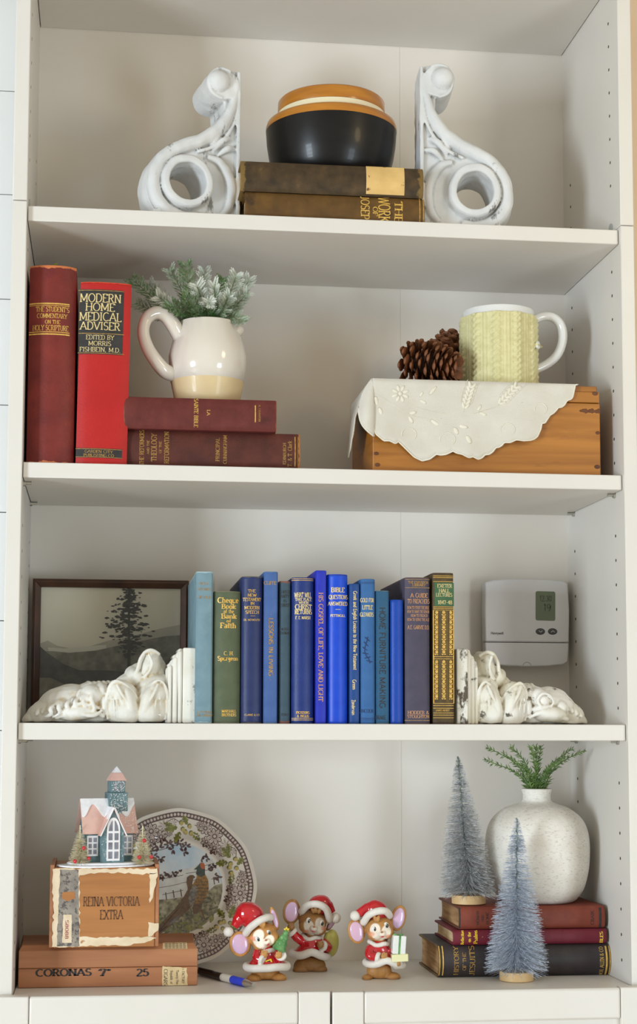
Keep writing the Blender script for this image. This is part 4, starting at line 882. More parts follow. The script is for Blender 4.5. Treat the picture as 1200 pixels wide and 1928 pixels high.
M['linen'] = mat('ivory_linen', (208,202,189), (216,211,200), 30, rough=.8, bump=.3, bscale=900, sheen=.1, c3=(222,208,176), s3=12, t3=.66, w3=.15)
M['thread'] = mat('ivory_embroidery_thread', (224,218,200), (230,225,210), 90, rough=.6, bump=.4, bscale=700)
edge = [(683,770), (694,783), (700,796), (707,818), (722,831), (733,831), (744,836), (750,832), (758,839), (770,850), (781,860), (796,867), (810,864), (822,855), (830,857), (839,856), (846,853), (852,850), (860,854), (870,856), (876,859), (883,862), (891,860), (901,864.5), (908,862), (914,856), (922,855), (928,851), (934,843), (940,842), (945,839), (949,833.5), (960,834), (971,829), (985,831), (998,830), (1006,827), (1012,822), (1019,807), (1020.5,797), (1027,796), (1031,790), (1037,781), (1044,777), (1050,770.5), (1052,767), (1059,766), (1064,762), (1069.5,753), (1077,751), (1081,744), (1083.5,727), (1086,722), (1089,720)]
dn = thing('doily', 'white embroidered linen doily with a scalloped edge, draped over the pine crate', 'doily', (Lc.x, Yc, ZB+zc+.0004))
DL = Vector(dn.location); ks = SC(pl)
def yfold(x, z):                              # gentle folds of the hanging front
    v = max(0, -z); return -.0032 - v*(.05 + .035*math.sin(x*70+.6) + .02*math.sin(x*31+2))
cols_ = []
xs_ = [702 + (1089-702)*i/170 for i in range(171)]
def low(px):
    for (a, b), (c, d) in zip(edge, edge[1:]):
        if a <= px <= c: return b + (d-b)*(px-a)/(c-a+1e-9)
    return edge[-1][1]
cols_ = []                                     # columns of (top, bottom, outward) points in the doily's own space
# left side flap, from the back to the corner
nS = 40
for i in range(nS):
    t = i/nS; y = dc*.82*(1-t); low_z = -(.012 + .088*math.sin(PI*min(1, t*1.05))**.8 * (.75+.25*t)) - .003*abs(math.sin(t*26))
    if t > .85: low_z = low_z*(1-(t-.85)/.15) - .055*(t-.85)/.15
    cols_.append((Vector((-.0016, y, 0)), Vector((-.0045 - .010*math.sin(PI*t) - .012*t, y, low_z))))
for i in range(14):                            # the corner, standing out in a soft cone
    t = i/13; a = R(180 + 90*t); fl = .0175*math.sin(PI*t)*.9 + .004
    z = -.055 - .022*t - .004*math.sin(PI*t)
    cols_.append((Vector((.0*t-.0016*(1-t), -.0016*t, 0)), Vector((-.0165*(1-t)*1.0 + fl*math.cos(a)*.4, -.006*t + fl*math.sin(a)*.6 - .002, z + .018*(1-t)**2))))
for px in xs_:
    b = U(px, low(px), Yc-.006) - DL; x = (U(px, 712, Yc) - DL).x
    cols_.append((Vector((x, -.0024, 0)), Vector((b.x if px < 1070 else min(b.x, x), yfold(b.x, b.z), min(b.z, -.0006)))))
nr = 14; vs = []; fs = []
for ci, (a, b) in enumerate(cols_):
    for j in range(nr+1):
        t = j/nr; p = a.lerp(b, t)
        if ci >= nS + 14: p.y = yfold(p.x, p.z) if j else a.y
        else:
            bow = math.sin(PI*t)*.0035
            d = Vector((b.x-a.x, b.y-a.y, 0)); p += (d.normalized() if d.length > 1e-6 else d)*bow
        vs.append(p)
m = nr+1
for i in range(len(cols_)-1):
    for j in range(nr): fs.append((i*m+j, i*m+j+1, (i+1)*m+j+1, (i+1)*m+j))
# the part lying on the lid
base = len(vs); top = []
for i, (a, b) in enumerate(cols_):
    if i < nS: tgt = Vector((wc*.35, a.y, .0004))
    else: tgt = Vector((max(a.x, .002) if i > nS+14 else .01, dc*.82 if i < nS+150 else .02, .0004))
    vs.append(Vector((a.x + (.003 if i < nS+14 else 0), a.y + (.003 if i >= nS else 0), .0005))); vs.append(tgt)
for i in range(len(cols_)-1):
    fs.append((i*m, (i+1)*m, base+2*(i+1), base+2*i)); fs.append((base+2*i, base+2*(i+1), base+2*(i+1)+1, base+2*i+1))
g = G(); g.add(vs, fs); g.build('linen_cloth', M['linen'], dn, recalc=False, angle=180, solid=.0007)
ed = [vs[i*m+nr] for i in range(len(cols_))]
G().tube(ed, .0011, 6).build('scalloped_edge', M['thread'], dn, angle=180)
g = G()
def fp(px, py, e=.0006):
    p = U(px, max(py, 712 + (px-702)*.018), Yc-.005) - DL; p.y = yfold(p.x, p.z) - e; return p
def petal(cx, cy, ang, ln, wd):
    c = fp(cx, cy); g.ell(c, (ln/2/ks, .0009, wd/2/ks), rot=(0, -R(ang), 0), seg=10, rings=6)
def stem(pts, w=.9):
    g.tube(catmull([fp(*p) for p in pts], 5), w/2/ks, 5)
for a in range(0, 360, 45): petal(754+11*math.cos(R(a+20)), 741-11*math.sin(R(a+20)), a+20, 13, 6)
g.ell(fp(754, 741), (4/ks, .0014, 4/ks), seg=10, rings=6)
stem([(758,750), (790,768), (840,778), (890,778), (935,766), (985,758)])
stem([(700,738), (730,755), (766,778), (800,787), (832,788)])
for x, y, a, l, w in [(816,735,50,22,6), (794,742,60,12,5), (797,756,-25,16,6), (778,777,10,14,7), (774,790,-60,16,6), (819,796,-30,20,7), (858,812,-60,16,8), (872,804,-10,18,7), (882,828,-60,18,8), (708,755,-80,18,8), (716,775,-70,16,7), (910,779,-20,16,6), (903,768,60,14,6)]: petal(x, y, a, l, w)
for bx, by, tx, ty in [(872,776,890,722), (935,766,976,724)]:
    stem([(bx,by), ((bx+tx)/2-1,(by+ty)/2), (tx,ty)], 1.2); dx, dy = tx-bx, ty-by; an = math.degrees(math.atan2(-dy, dx))
    for i in range(1, 7):
        t = i/7; x, y = bx+dx*t, by+dy*t
        for s in (-1, 1): petal(x + 6*math.cos(R(an+s*40)), y - 6*math.sin(R(an+s*40)), an+s*28, 15, 5.5); 
        for s in (-1, 1):
            a2 = R(an+s*42); stem([(x, y), (x+15*math.cos(a2), y-15*math.sin(a2)), (x+17*math.cos(a2)+dx*.12, y-17*math.sin(a2)+dy*.14)], .6)
for cx, cy, rr in [(770,818,14), (842,828,14), (955,810,13), (1018,770,12)]:
    stem([(cx+rr*math.cos(R(a)), cy-rr*math.sin(R(a))*.9) for a in range(200, -60, -25)], 2.0)
g.build('embroidery', M['thread'], dn, angle=180)

M['cone'] = mat('pine_cone_scale', (84,46,26), (124,74,42), 90, rough=.6, bump=.4, bscale=200)
M['conecore'] = mat('pine_cone_core', (52,32,22), (70,44,28), 60, rough=.8)
def scale_mesh():
    g = G(); vs = []
    prof = [(0, .0016, 0), (.004, .0036, .0001), (.009, .0066, .0010), (.0130, .0074, .0026), (.0155, .0060, .0040), (.0168, .0032, .0046)]
    for x, w2, z in prof: vs += [(x, -w2, z-.0008), (x, 0, z+.0008), (x, w2, z-.0008), (x, 0, z-.0014)]
    fs = [(0,1,2,3)[::-1]]
    for i in range(len(prof)-1):
        for j in range(4): fs.append((i*4+j, i*4+(j+1) % 4, i*4+4+(j+1) % 4, i*4+4+j))
    q = (len(prof)-1)*4; fs.append((q, q+1, q+2, q+3)); g.add(vs, fs)
    g.ell((.0152, 0, .0040), (.0022, .0040, .0016), seg=10, rings=6)
    return g
sc_proto = None
def pine_cone(label, c, axis, length, rad, n, seed, open_=0):
    global sc_proto
    axis = Vector(axis).normalized(); rt = thing('pine_cone', label, 'pine cone', c, group=None)
    Q = axis.to_track_quat('X', 'Z').to_matrix()
    G().tube([Q @ V(-length*.45+length*.9*i/8, 0, 0) for i in range(9)], [rad*.60*math.sin(PI*(.10+.8*i/8)) for i in range(9)], 12).build('core', M['conecore'], rt)
    rnd = random.Random(seed)
    for i in range(n):
        t = (i+.5)/n; x = -length*.42 + length*.8*t; a = i*2.39996 + rnd.uniform(-.1, .1)
        env = math.sin(PI*(.16+.72*t))**.7
        r0 = rad*env*.44; sc = (.75+.45*env)*rad/.0285
        lean = R(78 - 66*t) + rnd.uniform(-.12, .12)      # base scales point back, tip scales forward
        m = Matrix.Rotation(a, 3, 'X') @ Matrix.Rotation(lean, 3, 'Y').inverted() if False else None
        radial = V(0, math.cos(a), math.sin(a)); d = (radial*math.sin(lean) + V(1,0,0)*math.cos(lean)).normalized()
        side = V(1,0,0).cross(radial).normalized(); up = d.cross(side).normalized()
        Mx = Matrix((d, side, -up)).transposed()
        if sc_proto is None:
            o = scale_mesh().build('scale', M['cone'], rt, angle=50); sc_proto = o
        else:
            o = sc_proto.copy(); C.objects.link(o); o.parent = rt
        o.matrix_local = Matrix.Translation(Q @ (V(x,0,0) + radial*r0)) @ (Q @ Mx).to_4x4() @ Matrix.Scale(sc*rnd.uniform(.92,1.08), 4)
c1 = U(806, 668, .075); r1 = 44/SC(c1); c1.z = ZB + zc + .0015 + r1*.93
pine_cone('open pine cone lying in front on the doily, left of the mug', c1, (.85, -.5, -.16), .080, r1, 96, 3)
c2 = U(838, 630, .155); c2.z = ZB + zc + .0015 + .051
pine_cone('darker pine cone behind the open one, partly hidden by the mug', c2, (.25, .1, 1), .086, .029, 80, 5)

M['mugwhite'] = mat('white_mug_glaze', (228,228,226), (234,234,232), 8, rough=.15, coat=.5)
M['knit'] = mat('cream_cable_knit', (210,203,150), (222,215,166), 120, rough=.85, bump=.7, bscale=520, sheen=.2)
Ym = .105; zm = ZB + zc + .0014
pm = U(939, 640, Ym); km = SC(pm); rmg = 70/km
root = thing('mug', 'white mug in a cream cable knit cozy, standing on the doily', 'mug', (pm.x, Ym, zm))
hm = U(939, 573, Ym-rmg*.9).z - zm
G().lathe([(0,.001), (rmg*.88,.001), (rmg*.93,.004), (rmg*.955,.02), (rmg*.97,hm-.002), (rmg*.955,hm), (rmg*.92,hm-.002), (rmg*.90,.010), (0,.008)], 56).build('cup', M['mugwhite'], root, angle=60)
hh = [U(x, y, Ym) - Vector((pm.x, Ym, zm)) for x, y in [(1004,604), (1022,596), (1042,598), (1057,614), (1060,640), (1050,668), (1030,686), (1004,698)]]
G().tube(catmull(hh, 6), .0062, 14, up=(0, 1, 0), flat=1.15).build('handle', M['mugwhite'], root, angle=90)
zk = U(939, 585, Ym-rmg).z - zm
nu, nv = 300, 90; vs = []; fs = []
a0, a1 = R(-172), R(172)
for i in range(nu+1):
    u = i/nu; th = a0 + (a1-a0)*u + R(180)     # the split of the cozy is at the handle
    arc_ = u*2*PI*rmg
    for j in range(nv+1):
        v = j/nv; z = .0015 + (zk-.0015)*v
        p = .030; x = (arc_ % p) - p/2
        if abs(x) < .0075:                     # a cable of two crossing strands
            ph = 2*PI*z/.016; s1 = .0034*math.sin(ph); h = 0
            for k_, sg in ((0, 1), (1, -1)):
                dd = (x - sg*s1)/.0036; over_ = math.cos(ph)*sg
                h = max(h, math.exp(-dd*dd)*(.0030 + .0006*over_))
        else:
            h = .0011*(.5+.5*math.cos(2*PI*(x-.0075)/.005))
        h += .0004*math.sin(z*2*PI/.0032)*math.cos(arc_*2*PI/.0026)*.5
        fl = .0012*math.sin(arc_*160)*max(0, .08-v)/.08
        rr = rmg*.975 + .0016 + h + fl; vs.append((rr*math.cos(th), rr*math.sin(th), z + (fl*1.2 if v < .08 else 0)))
    # inside returns are closed by the solidify
for i in range(nu):
    for j in range(nv): fs.append((i*(nv+1)+j, (i+1)*(nv+1)+j, (i+1)*(nv+1)+j+1, i*(nv+1)+j+1))
g = G(); g.add(vs, fs); cz = g.build('knit_cozy', M['knit'], root, recalc=False, angle=180)
md = cz.modifiers.new('s', 'SOLIDIFY'); md.thickness = .0012; md.offset = -1
p = U(1013, 650, Ym-.03) - Vector((pm.x, Ym, zm))
d = Vector((p.x, p.y, 0)).normalized(); p = d*(rmg+.0035) + V(0,0,p.z)
G().tube([p, p+d*.0028], .0052, 20).tube([p+d*.0026, p+d*.0034], .0044, 20).build('button', M['mugwhite'], root, angle=40)
G().tube([p - d*.001 + V(-d.y, d.x, 0)*.012, p - d*.001 - V(-d.y, d.x, 0)*.006], .0058, 8, flat=.3, up=(0,0,1)).build('button_tab', M['knit'], root)
# ---------------------------------------------------------------- framed landscape photograph behind the left corbel
M['frame'] = mat('dark_walnut_frame', (54,34,24), (86,54,36), 16, stretch=(1, 1, 1), rough=.4, bump=.15, bscale=60, coat=.15)
for nm, c1, c2, sc_ in (('print_sky', (214,208,188), (224,218,198), 6), ('print_far', (176,170,152), (188,182,164), 20), ('print_lake', (210,206,190), (220,216,200), 14), ('print_mid', (108,106,94), (146,142,126), 90),
                   ('print_near', (70,70,62), (98,96,86), 60), ('print_shore', (120,116,102), (156,150,132), 60), ('print_tree', (52,52,46), (70,70,62), 200)):
    M[nm] = mat(nm, c1, c2, sc_, rough=.6)
Yf = .222
fl_ = U(59, 1100, Yf); fr = U(356, 1100, Yf); ft = U(200, 1091, Yf).z
FL = Vector((max(fl_.x, XL+.006), Yf, ZC+.0004)); wf = fr.x - FL.x; hf = ft - FL.z
root = thing('picture_frame', 'dark walnut framed black and white landscape photograph behind the left lying corbel', 'picture', FL)
tilt = R(-3)
bw = .0112
def bar(a, b, w1, w2):                          # mitred moulding between two outer corners
    g = G(); (x0, z0), (x1, z1) = a, b; (u0, v0), (u1, v1) = w1, w2
    pr = [(0, 0), (.35, -.003), (1, .0015), (1, .010), (0, .012)]
    vs = [Vector((x0+(u0-x0)*t, d, z0+(v0-z0)*t)) for t, d in pr] + [Vector((x1+(u1-x1)*t, d, z1+(v1-z1)*t)) for t, d in pr]; n = len(pr)
    g.add(vs, [list(range(n)), list(range(2*n-1, n-1, -1))] + [(i, (i+1) % n, (i+1) % n+n, i+n) for i in range(n)])
    return g.build('frame_rail', M['frame'], root, bevel=.0006)
cs = [(0, 0), (wf, 0), (wf, hf), (0, hf)]; ci = [(bw, bw), (wf-bw, bw), (wf-bw, hf-bw), (bw, hf-bw)]
for i in range(4): bar(cs[i], cs[(i+1) % 4], ci[i], ci[(i+1) % 4])
G().box((.004, .009, .004), (wf-.004, .0118, hf-.004)).build('backing', M['frame'], root, smooth=False)
ph = tag(G().box((bw-.002, .0075, bw-.002), (wf-bw+.002, .0088, hf-bw+.002)).build('photograph', M['print_sky'], root, smooth=False))
def fpix(px, py): p = U(px, py, Yf+.0075) - FL; return (min(max(p.x, bw-.001), wf-bw+.001), max(p.z, bw-.001))
def layer(nm, pts, m, y):
    P = [fpix(*p) for p in pts]; n = len(P)
    G().add([(x, y, z) for x, z in P], [list(range(n))]).build(nm, M[m], ph, smooth=False, recalc=False)
layer('far_hills', [(70,1212),(90,1206),(108,1216),(135,1221),(165,1218),(205,1206),(240,1200),(270,1192),(300,1184),(330,1178),(356,1176),(356,1345),(70,1345)], 'print_far', .0074)
layer('lake', [(90,1219),(120,1221),(165,1217),(200,1214),(200,1228),(120,1232),(92,1228)], 'print_lake', .0073)
layer('wooded_slope', [(70,1226),(100,1226),(130,1229),(180,1225),(230,1214),(270,1206),(310,1198),(356,1196),(356,1345),(70,1345)], 'print_mid', .0072)
layer('dark_slope', [(70,1216),(90,1230),(120,1250),(150,1262),(200,1262),(260,1268),(356,1252),(356,1345),(70,1345)], 'print_near', .0071)
layer('shore', [(70,1276),(95,1276),(120,1288),(150,1300),(180,1320),(180,1345),(70,1345)], 'print_shore', .0070)
g = G(); rnd = random.Random(11)
def tri_blob(px, py, r, y):
    n = 7; a0 = rnd.uniform(0, 6); P = [fpix(px + r*rnd.uniform(.5,1.2)*math.cos(a0+6.283*i/n)*1.35, py - r*rnd.uniform(.4,.9)*math.sin(a0+6.283*i/n)*.75) for i in range(n)]
    g.add([(x, y, z) for x, z in P], [list(range(n))])
tx = [fpix(241.5, 1108), fpix(244.5, 1108), fpix(246, 1262), fpix(239.5, 1262)]
g.add([(x, .00688, z) for x, z in tx], [(0,1,2,3)])
for i in range(560):
    t = rnd.random(); y = 1110 + 125*t; wmax = (14 + 42*t) if t < .62 else (40 - 26*(t-.62)/.38*1.1)
    lay = round(t*10)/10 + rnd.gauss(0, .022); y = 1112 + 120*lay
    x = 242 + rnd.gauss(0, .48)*wmax
    tri_blob(x, y + abs(x-242)*.10, rnd.uniform(1.2, 4.6), .00680 + i*1e-8)
g.build('pine_tree', M['print_tree'], ph, smooth=False, recalc=False)
M['glass'] = bpy.data.materials.new('picture_glass'); M['glass'].use_nodes = True
nt = M['glass'].node_tree; nt.nodes.clear(); o_ = nt.nodes.new('ShaderNodeOutputMaterial'); mx = nt.nodes.new('ShaderNodeMixShader'); tb_ = nt.nodes.new('ShaderNodeBsdfTransparent'); gb = nt.nodes.new('ShaderNodeBsdfGlossy'); fr_ = nt.nodes.new('ShaderNodeFresnel')
gb.inputs['Roughness'].default_value = .02; fr_.inputs[0].default_value = 1.45
nt.links.new(fr_.outputs[0], mx.inputs[0]); nt.links.new(tb_.outputs[0], mx.inputs[1]); nt.links.new(gb.outputs[0], mx.inputs[2]); nt.links.new(mx.outputs[0], o_.inputs[0])
G().add([(bw-.001, .005, bw-.001), (wf-bw+.001, .005, bw-.001), (wf-bw+.001, .005, hf-bw+.001), (bw-.001, .005, hf-bw+.001)], [(0,1,2,3)]).build('glass_pane', M['glass'], root, smooth=False)

# ---------------------------------------------------------------- the two carved corbels lying on the third shelf
def lying(label, xblock, mir, kx, mats, Y, rz, seed):
    """u: photograph pixels from the block's outer face towards the snout, v: pixels above the shelf"""
    P = U(xblock, 1300, Y); s = 1/SC(P); sx = s*kx
    sg = -1 if not mir else 1
    root = thing('corbel', label, 'corbel', (P.x, Y, ZC+.0005), rz)
    def q(u, v, d=0.0): return Vector((sg*u*sx, d, v*s))
    def el(g, u, v, d, ru, rv, rd, a=0): g.ell(q(u, v, d), (ru*sx, rd, rv*s), rot=(0, R(a*-sg), 0), seg=20, rings=12)
    D_ = .086
    g = G()
    def bx(u0, u1, v0, v1, d0, d1):
        a, b = q(u0, v0, d0), q(u1, v1, d1); g.box(tuple(map(min, a, b)), tuple(map(max, a, b)))
    bx(0, 26, 0, 141, -.006, D_+.004)
    blk = g.build('mounting_block', mats[1], root, bevel=.0016)
    g = G()
    poly = [(26.3, 141), (31, 139), (36, 133), (39, 130), (42, 124), (48, 117), (52, 108), (57, 102), (58, 0), (26.3, 0)]
    n = len(poly); g.add([q(u, v, .003 if u < 50 else .012) for u, v in poly] + [q(u, v, D_) for u, v in poly], [list(range(n)), list(range(2*n-1, n-1, -1))] + [(i, i+n, (i+1) % n+n, (i+1) % n) for i in range(n)])
    for u0, v1, r0 in ((30.5, 136, 4.2), (40, 124, 4.8), (50, 108, 4.4)):
        g.tube([q(u0, 0, .002+.0022*(u0-30)/8), q(u0, v1, .002+.0022*(u0-30)/8)], s*r0, 12)
        g.tube([q(u0, v1, .002+.0022*(u0-30)/8), q(u0, v1+2, D_-.006)], s*r0, 12)
    g.build('moulding', mats[0], root, bevel=.002)
    g = G()
    # body: long sloping mass
    el(g, 120, 30, .050, 70, 46, .038); el(g, 190, 28, .050, 60, 50, .040); el(g, 240, 26, .048, 62, 46, .040, -10); el(g, 280, 14, .046, 44, 30, .034, -25); el(g, 305, 6, .046, 24, 16, .026, -20)
    # rear volute
    el(g, 86, 106, .048, 25, 31, .034, 16); el(g, 84, 120, .046, 20, 19, .032); el(g, 112, 84, .044, 20, 26, .026, -40); el(g, 74, 92, .055, 22, 34, .030); el(g, 106, 92, .052, 24, 22, .028, -35); el(g, 128, 74, .052, 34, 20, .030, -30); el(g, 78, 72, .030, 34, 18, .022, -12)
    rim = catmull([q(128, 78, .028), q(112, 96, .020), q(106, 118, .018), q(96, 132, .018), q(82, 136, .020), q(68, 128, .026)], 5); g.tube(rim, s*3.6, 8)
    fold = catmull([q(90, 128, .012), q(84, 112, .010), q(88, 96, .014), q(98, 84, .020)], 5); g.tube(fold, s*3.4, 8)
    # two big leaf lobes in front, each with a turned over edge and a groove down its middle
    for cu, tp, w, lean in ((82, 78, 31, -7), (138, 76, 33, 8)):
        el(g, cu, 32, .020, w*.95, 44, .022, lean); el(g, cu+lean*.8, 54, .016, w*.72, 26, .020, lean*2); el(g, cu-lean, 20, .012, w*.84, 28, .018); el(g, cu-lean*1.6, 36, .006, w*.42, 32, .014, -lean*2)
        e1 = catmull([q(cu-w*.8, 4, .010), q(cu-w*.92, 34, .008), q(cu-w*.55+lean, 66, .004), q(cu+lean*1.5, tp, .002), q(cu+w*.5+lean, 64, .006), q(cu+w*.9, 34, .008), q(cu+w*.82, 4, .010)], 6); g.tube(e1, [s*(2.6+1.4*math.sin(PI*i/(len(e1)-1)*2)**2) for i in range(len(e1))], 7)
        e2 = catmull([q(cu+lean*1.4, tp-6, -.002), q(cu+lean*.2, 52, -.006), q(cu-lean*1.4, 28, -.005), q(cu-lean*.6, 6, .000)], 6); g.tube(e2, [s*(3.6-2.4*i/len(e2)) for i in range(len(e2))], 7)
        for k in range(4):
            e3 = catmull([q(cu-w*.5+k*w*.34, 6, .000), q(cu-w*.42+k*w*.30+lean*.4, 30, -.003), q(cu-w*.2+k*w*.2+lean, 54, .000)], 4); g.tube(e3, s*1.3, 5)
    el(g, 58, 56, .024, 12, 10, .016)
    # mask: brow, eye, cheek, jaw, and combed mane
    el(g, 196, 50, .020, 22, 20, .020); el(g, 206, 42, .010, 15, 13, .012); el(g, 204, 30, .008, 26, 7, .010, 10); el(g, 222, 18, .012, 40, 16, .018, -6); el(g, 178, 56, .028, 16, 18, .020)
    el(g, 172, 30, .022, 12, 24, .018); el(g, 250, 30, .020, 18, 16, .018)
    if mir:
        eye = catmull([q(226, 40, .002), q(214, 54, -.001), q(198, 56, -.002), q(188, 44, .000), q(196, 32, .000), q(214, 30, .001)], 5, closed=True); g.tube(eye, s*2.6, 8, closed=True)
    else:
        for k in range(6):
            c = catmull([q(186+k*15, 66-k*6, .010), q(196+k*15, 44-k*4, -.001), q(190+k*16, 24-k*2, .000), q(204+k*16, 8, .004)], 5); g.tube(c, [s*(1.4+3.0*math.sin(PI*j/(len(c)-1))) for j in range(len(c))], 7)
        sw = catmull([q(176, 22, .004), q(190, 12, -.001), q(212, 14, -.003), q(230, 26, -.001), q(214, 34, -.002), q(198, 30, -.001)], 5); g.tube(sw, s*3.2, 7)
    for i in range(9):
        u0 = 200 + i*11; c = catmull([q(u0-14, 72-i*4.6, .035), q(u0+6, 62-i*5.2, .018), q(u0+10, 44-i*4, .010)], 5); g.tube(c, [s*(2+2.4*math.sin(PI*j/(len(c)-1))) for j in range(len(c))], 7)
    for i in range(6):
        c = catmull([q(150+i*9, 70+2*math.sin(i), .03), q(156+i*9, 76, .045), q(160+i*9, 74, .062)], 4); g.tube(c, s*3.2, 7)
    jaw = catmull([q(172, 10, .008), q(200, 20, .000), q(232, 14, .000), q(262, 8, .006)], 6); g.tube(jaw, s*4, 8)
    # trim the underside flat
    for i, p in enumerate(g.v):
        if p.z < 0: p.z = 0.0
        if p.y > D_: p.y = D_
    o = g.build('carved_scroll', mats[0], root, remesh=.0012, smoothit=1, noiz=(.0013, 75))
    lowest = min(v.co.z for v in o.data.vertices); o.location.z = -lowest
    return root
lying('cream white carved corbel lying on its side left of the blue books', 370, False, 1.0, (M['plaster2'], M['plasterend']), .035, 0, 1)
lying('chipped white carved corbel lying on its side right of the blue books', 858, True, .86, (M['plaster3'], M['plasterend']), .035, R(4), 2)

# ---------------------------------------------------------------- thermostat on the back board
M['abs'] = mat('white_abs_plastic', (212,210,210), (216,214,214), 20, rough=.5, bump=.05, bscale=400)
M['absdark'] = mat('dark_rubber_button', (70,70,70), (80,80,80), 20, rough=.5)
M['lcd'] = mat('green_grey_lcd', (92,104,74), (100,112,80), 10, rough=.2, coat=.3)
M['lcdink'] = mat('lcd_segments', (66,76,54), rough=.4)
M['greyprint'] = mat('grey_printing', (110,110,110), rough=.6)
Yt = BD - .0328
tc_ = U(992, 1172, Yt); root = thing('thermostat', 'white square thermostat with green display mounted on the back board', 'thermostat', (tc_.x, Yt, tc_.z))
TL = Vector(root.location)
def tp(px, py): p = U(px, py, Yt) - TL; return p.x, p.z
def rounded(pts, rad, n=5):
    out = []; m = len(pts)
    for i in range(m):
        a, b, c = Vector(pts[i-1]), Vector(pts[i]), Vector(pts[(i+1) % m]); u = (a-b).normalized(); v = (c-b).normalized(); r_ = min(rad, (a-b).length*.45, (c-b).length*.45)
        for j in range(n+1):
            t = j/n; p = (b+u*r_)*(1-t)**2 + b*2*t*(1-t) + (b+v*r_)*t*t; out.append((p.x, p.y))
    return out
top_ = [(914,1096), (930,1092), (960,1090), (1000,1090), (1040,1092), (1062,1094), (1070,1098), (1073,1150), (1072,1200)]
bot_ = [(1070,1246), (1062,1251), (1030,1254), (990,1255), (950,1253), (922,1249), (915,1245), (913,1200), (913,1150)]
ss = tp(0, 1200)[1]
up_ = [tp(*p) for p in top_] + [tp(913, 1150)]
up_[8] = (up_[8][0], ss + .0004); 
up_ = up_[:9] + [(tp(914,1200)[0], ss+.0004), tp(913, 1150)]
lw_ = [tp(*p) for p in bot_]; lw_ = [(tp(1072,1200)[0], ss-.0004)] + lw_[:7] + [(tp(914,1200)[0], ss-.0004)]
G().prism(up_, 0, .020).build('cover', M['abs'], root, bevel=.0022, seg=3, angle=60)
G().prism(lw_, .0005, .020).build('lower_cover', M['abs'], root, bevel=.0018, seg=3, angle=60)
bk_ = [tp(918,1100), tp(1068,1101), tp(1068,1246), tp(918,1244)]; G().prism(bk_, .0201, .032).build('base_plate', M['abs'], root, bevel=.001)
lc = rounded([tp(1009,1113), tp(1046,1114), tp(1046,1169), tp(1009,1168)], .003)
G().prism(lc, -.0004, .002).build('display', M['lcd'], root, bevel=.0003, angle=60)
for s, cx, cy, ln, hh in (('12:30', 1028, 1127, 22, 10), ('19', 1031, 1144, 13, 13)):
    bt('display_digits', s, cx, cy, ln, hh, M['lcdink'], root, TL, Yt, e=.0006, bold=.13, thin=.11, serif=False)
for cx, sgn in ((1018, -1), (1041, 1)):
    x, z = tp(cx, 1189); kk = SC(tc_)
    b_ = G().ell((x, 0, z), (9.2/kk, .0016, 6.2/kk), seg=24, rings=10).build('button', M['absdark'], root)
    g = G(); a, w2 = 3.4/kk, .0004
    g.tube([(x-a, -.0016, z-sgn*a*.45), (x, -.0018, z+sgn*a*.45), (x+a, -.0016, z-sgn*a*.45)], w2, 5).build('arrow', M['abs'], root)
bt('brand_lettering', 'Honeywell', 936.5, 1192, 24, 5, M['greyprint'], root, TL, Yt, e=.0003, bold=.2, thin=.14, serif=False)
x, z = tp(993, 1255); g = G(); rr = 8/SC(tc_)
g.tube([(x+rr*math.cos(R(a)), .0004, z + .0005 + rr*.95*math.sin(R(a))) for a in range(10, 171, 16)], .0003, 5).build('thumb_notch', M['greyprint'], root)

# ---------------------------------------------------------------- bottom shelf: vase, rosemary, bottle brush trees
M['vase'] = mat('rough_white_ceramic', (224,218,208), (234,230,222), 40, rough=.8, bump=.6, bscale=160, c3=(198,190,176), s3=190, t3=.54, w3=.14, stretch3=(1, 1, 3.0))
Yv = .155; zv = zD3 + .0006
pv = U(1012, 1600, Yv); kv = SC(pv)
root = thing('vase', 'large round white textured vase with a short neck on the russet book', 'vase', (pv.x, Yv, zv))
def vz(py, dy=0): return U(1012, py, Yv+dy).z - zv
r = 1/kv; ht = vz(1487, -.02)
prof = [(0,0), (66*r,0), (72*r,.003), (86*r,vz(1672)), (95*r,vz(1640)), (98*r,vz(1610)), (97.5*r,vz(1580)), (92*r,vz(1555)), (80*r,vz(1536)), (60*r,vz(1521)), (38*r,vz(1513)), (28*r,vz(1508)), (26*r,vz(1500)), (27*r,vz(1492)), (29.5*r,ht), (28*r,ht+.001), (24*r,ht-.004), (22*r,ht-.02), (0,ht-.021)]
cp = catmull([(a, b, 0) for a, b in prof[2:15]], 4)
G().lathe(prof[:2] + [(p.x, p.y) for p in cp] + prof[15:], 72).build('vase_body', M['vase'], root, angle=50)
ro = thing('greenery', 'green rosemary sprigs standing in the white textured vase', 'greenery', (pv.x, Yv, zv+ht-.003))
rnd = random.Random(9)
M['leaf_mix'] = mat('rosemary_needle', (72,104,50), (118,146,76), 160, rough=.5)
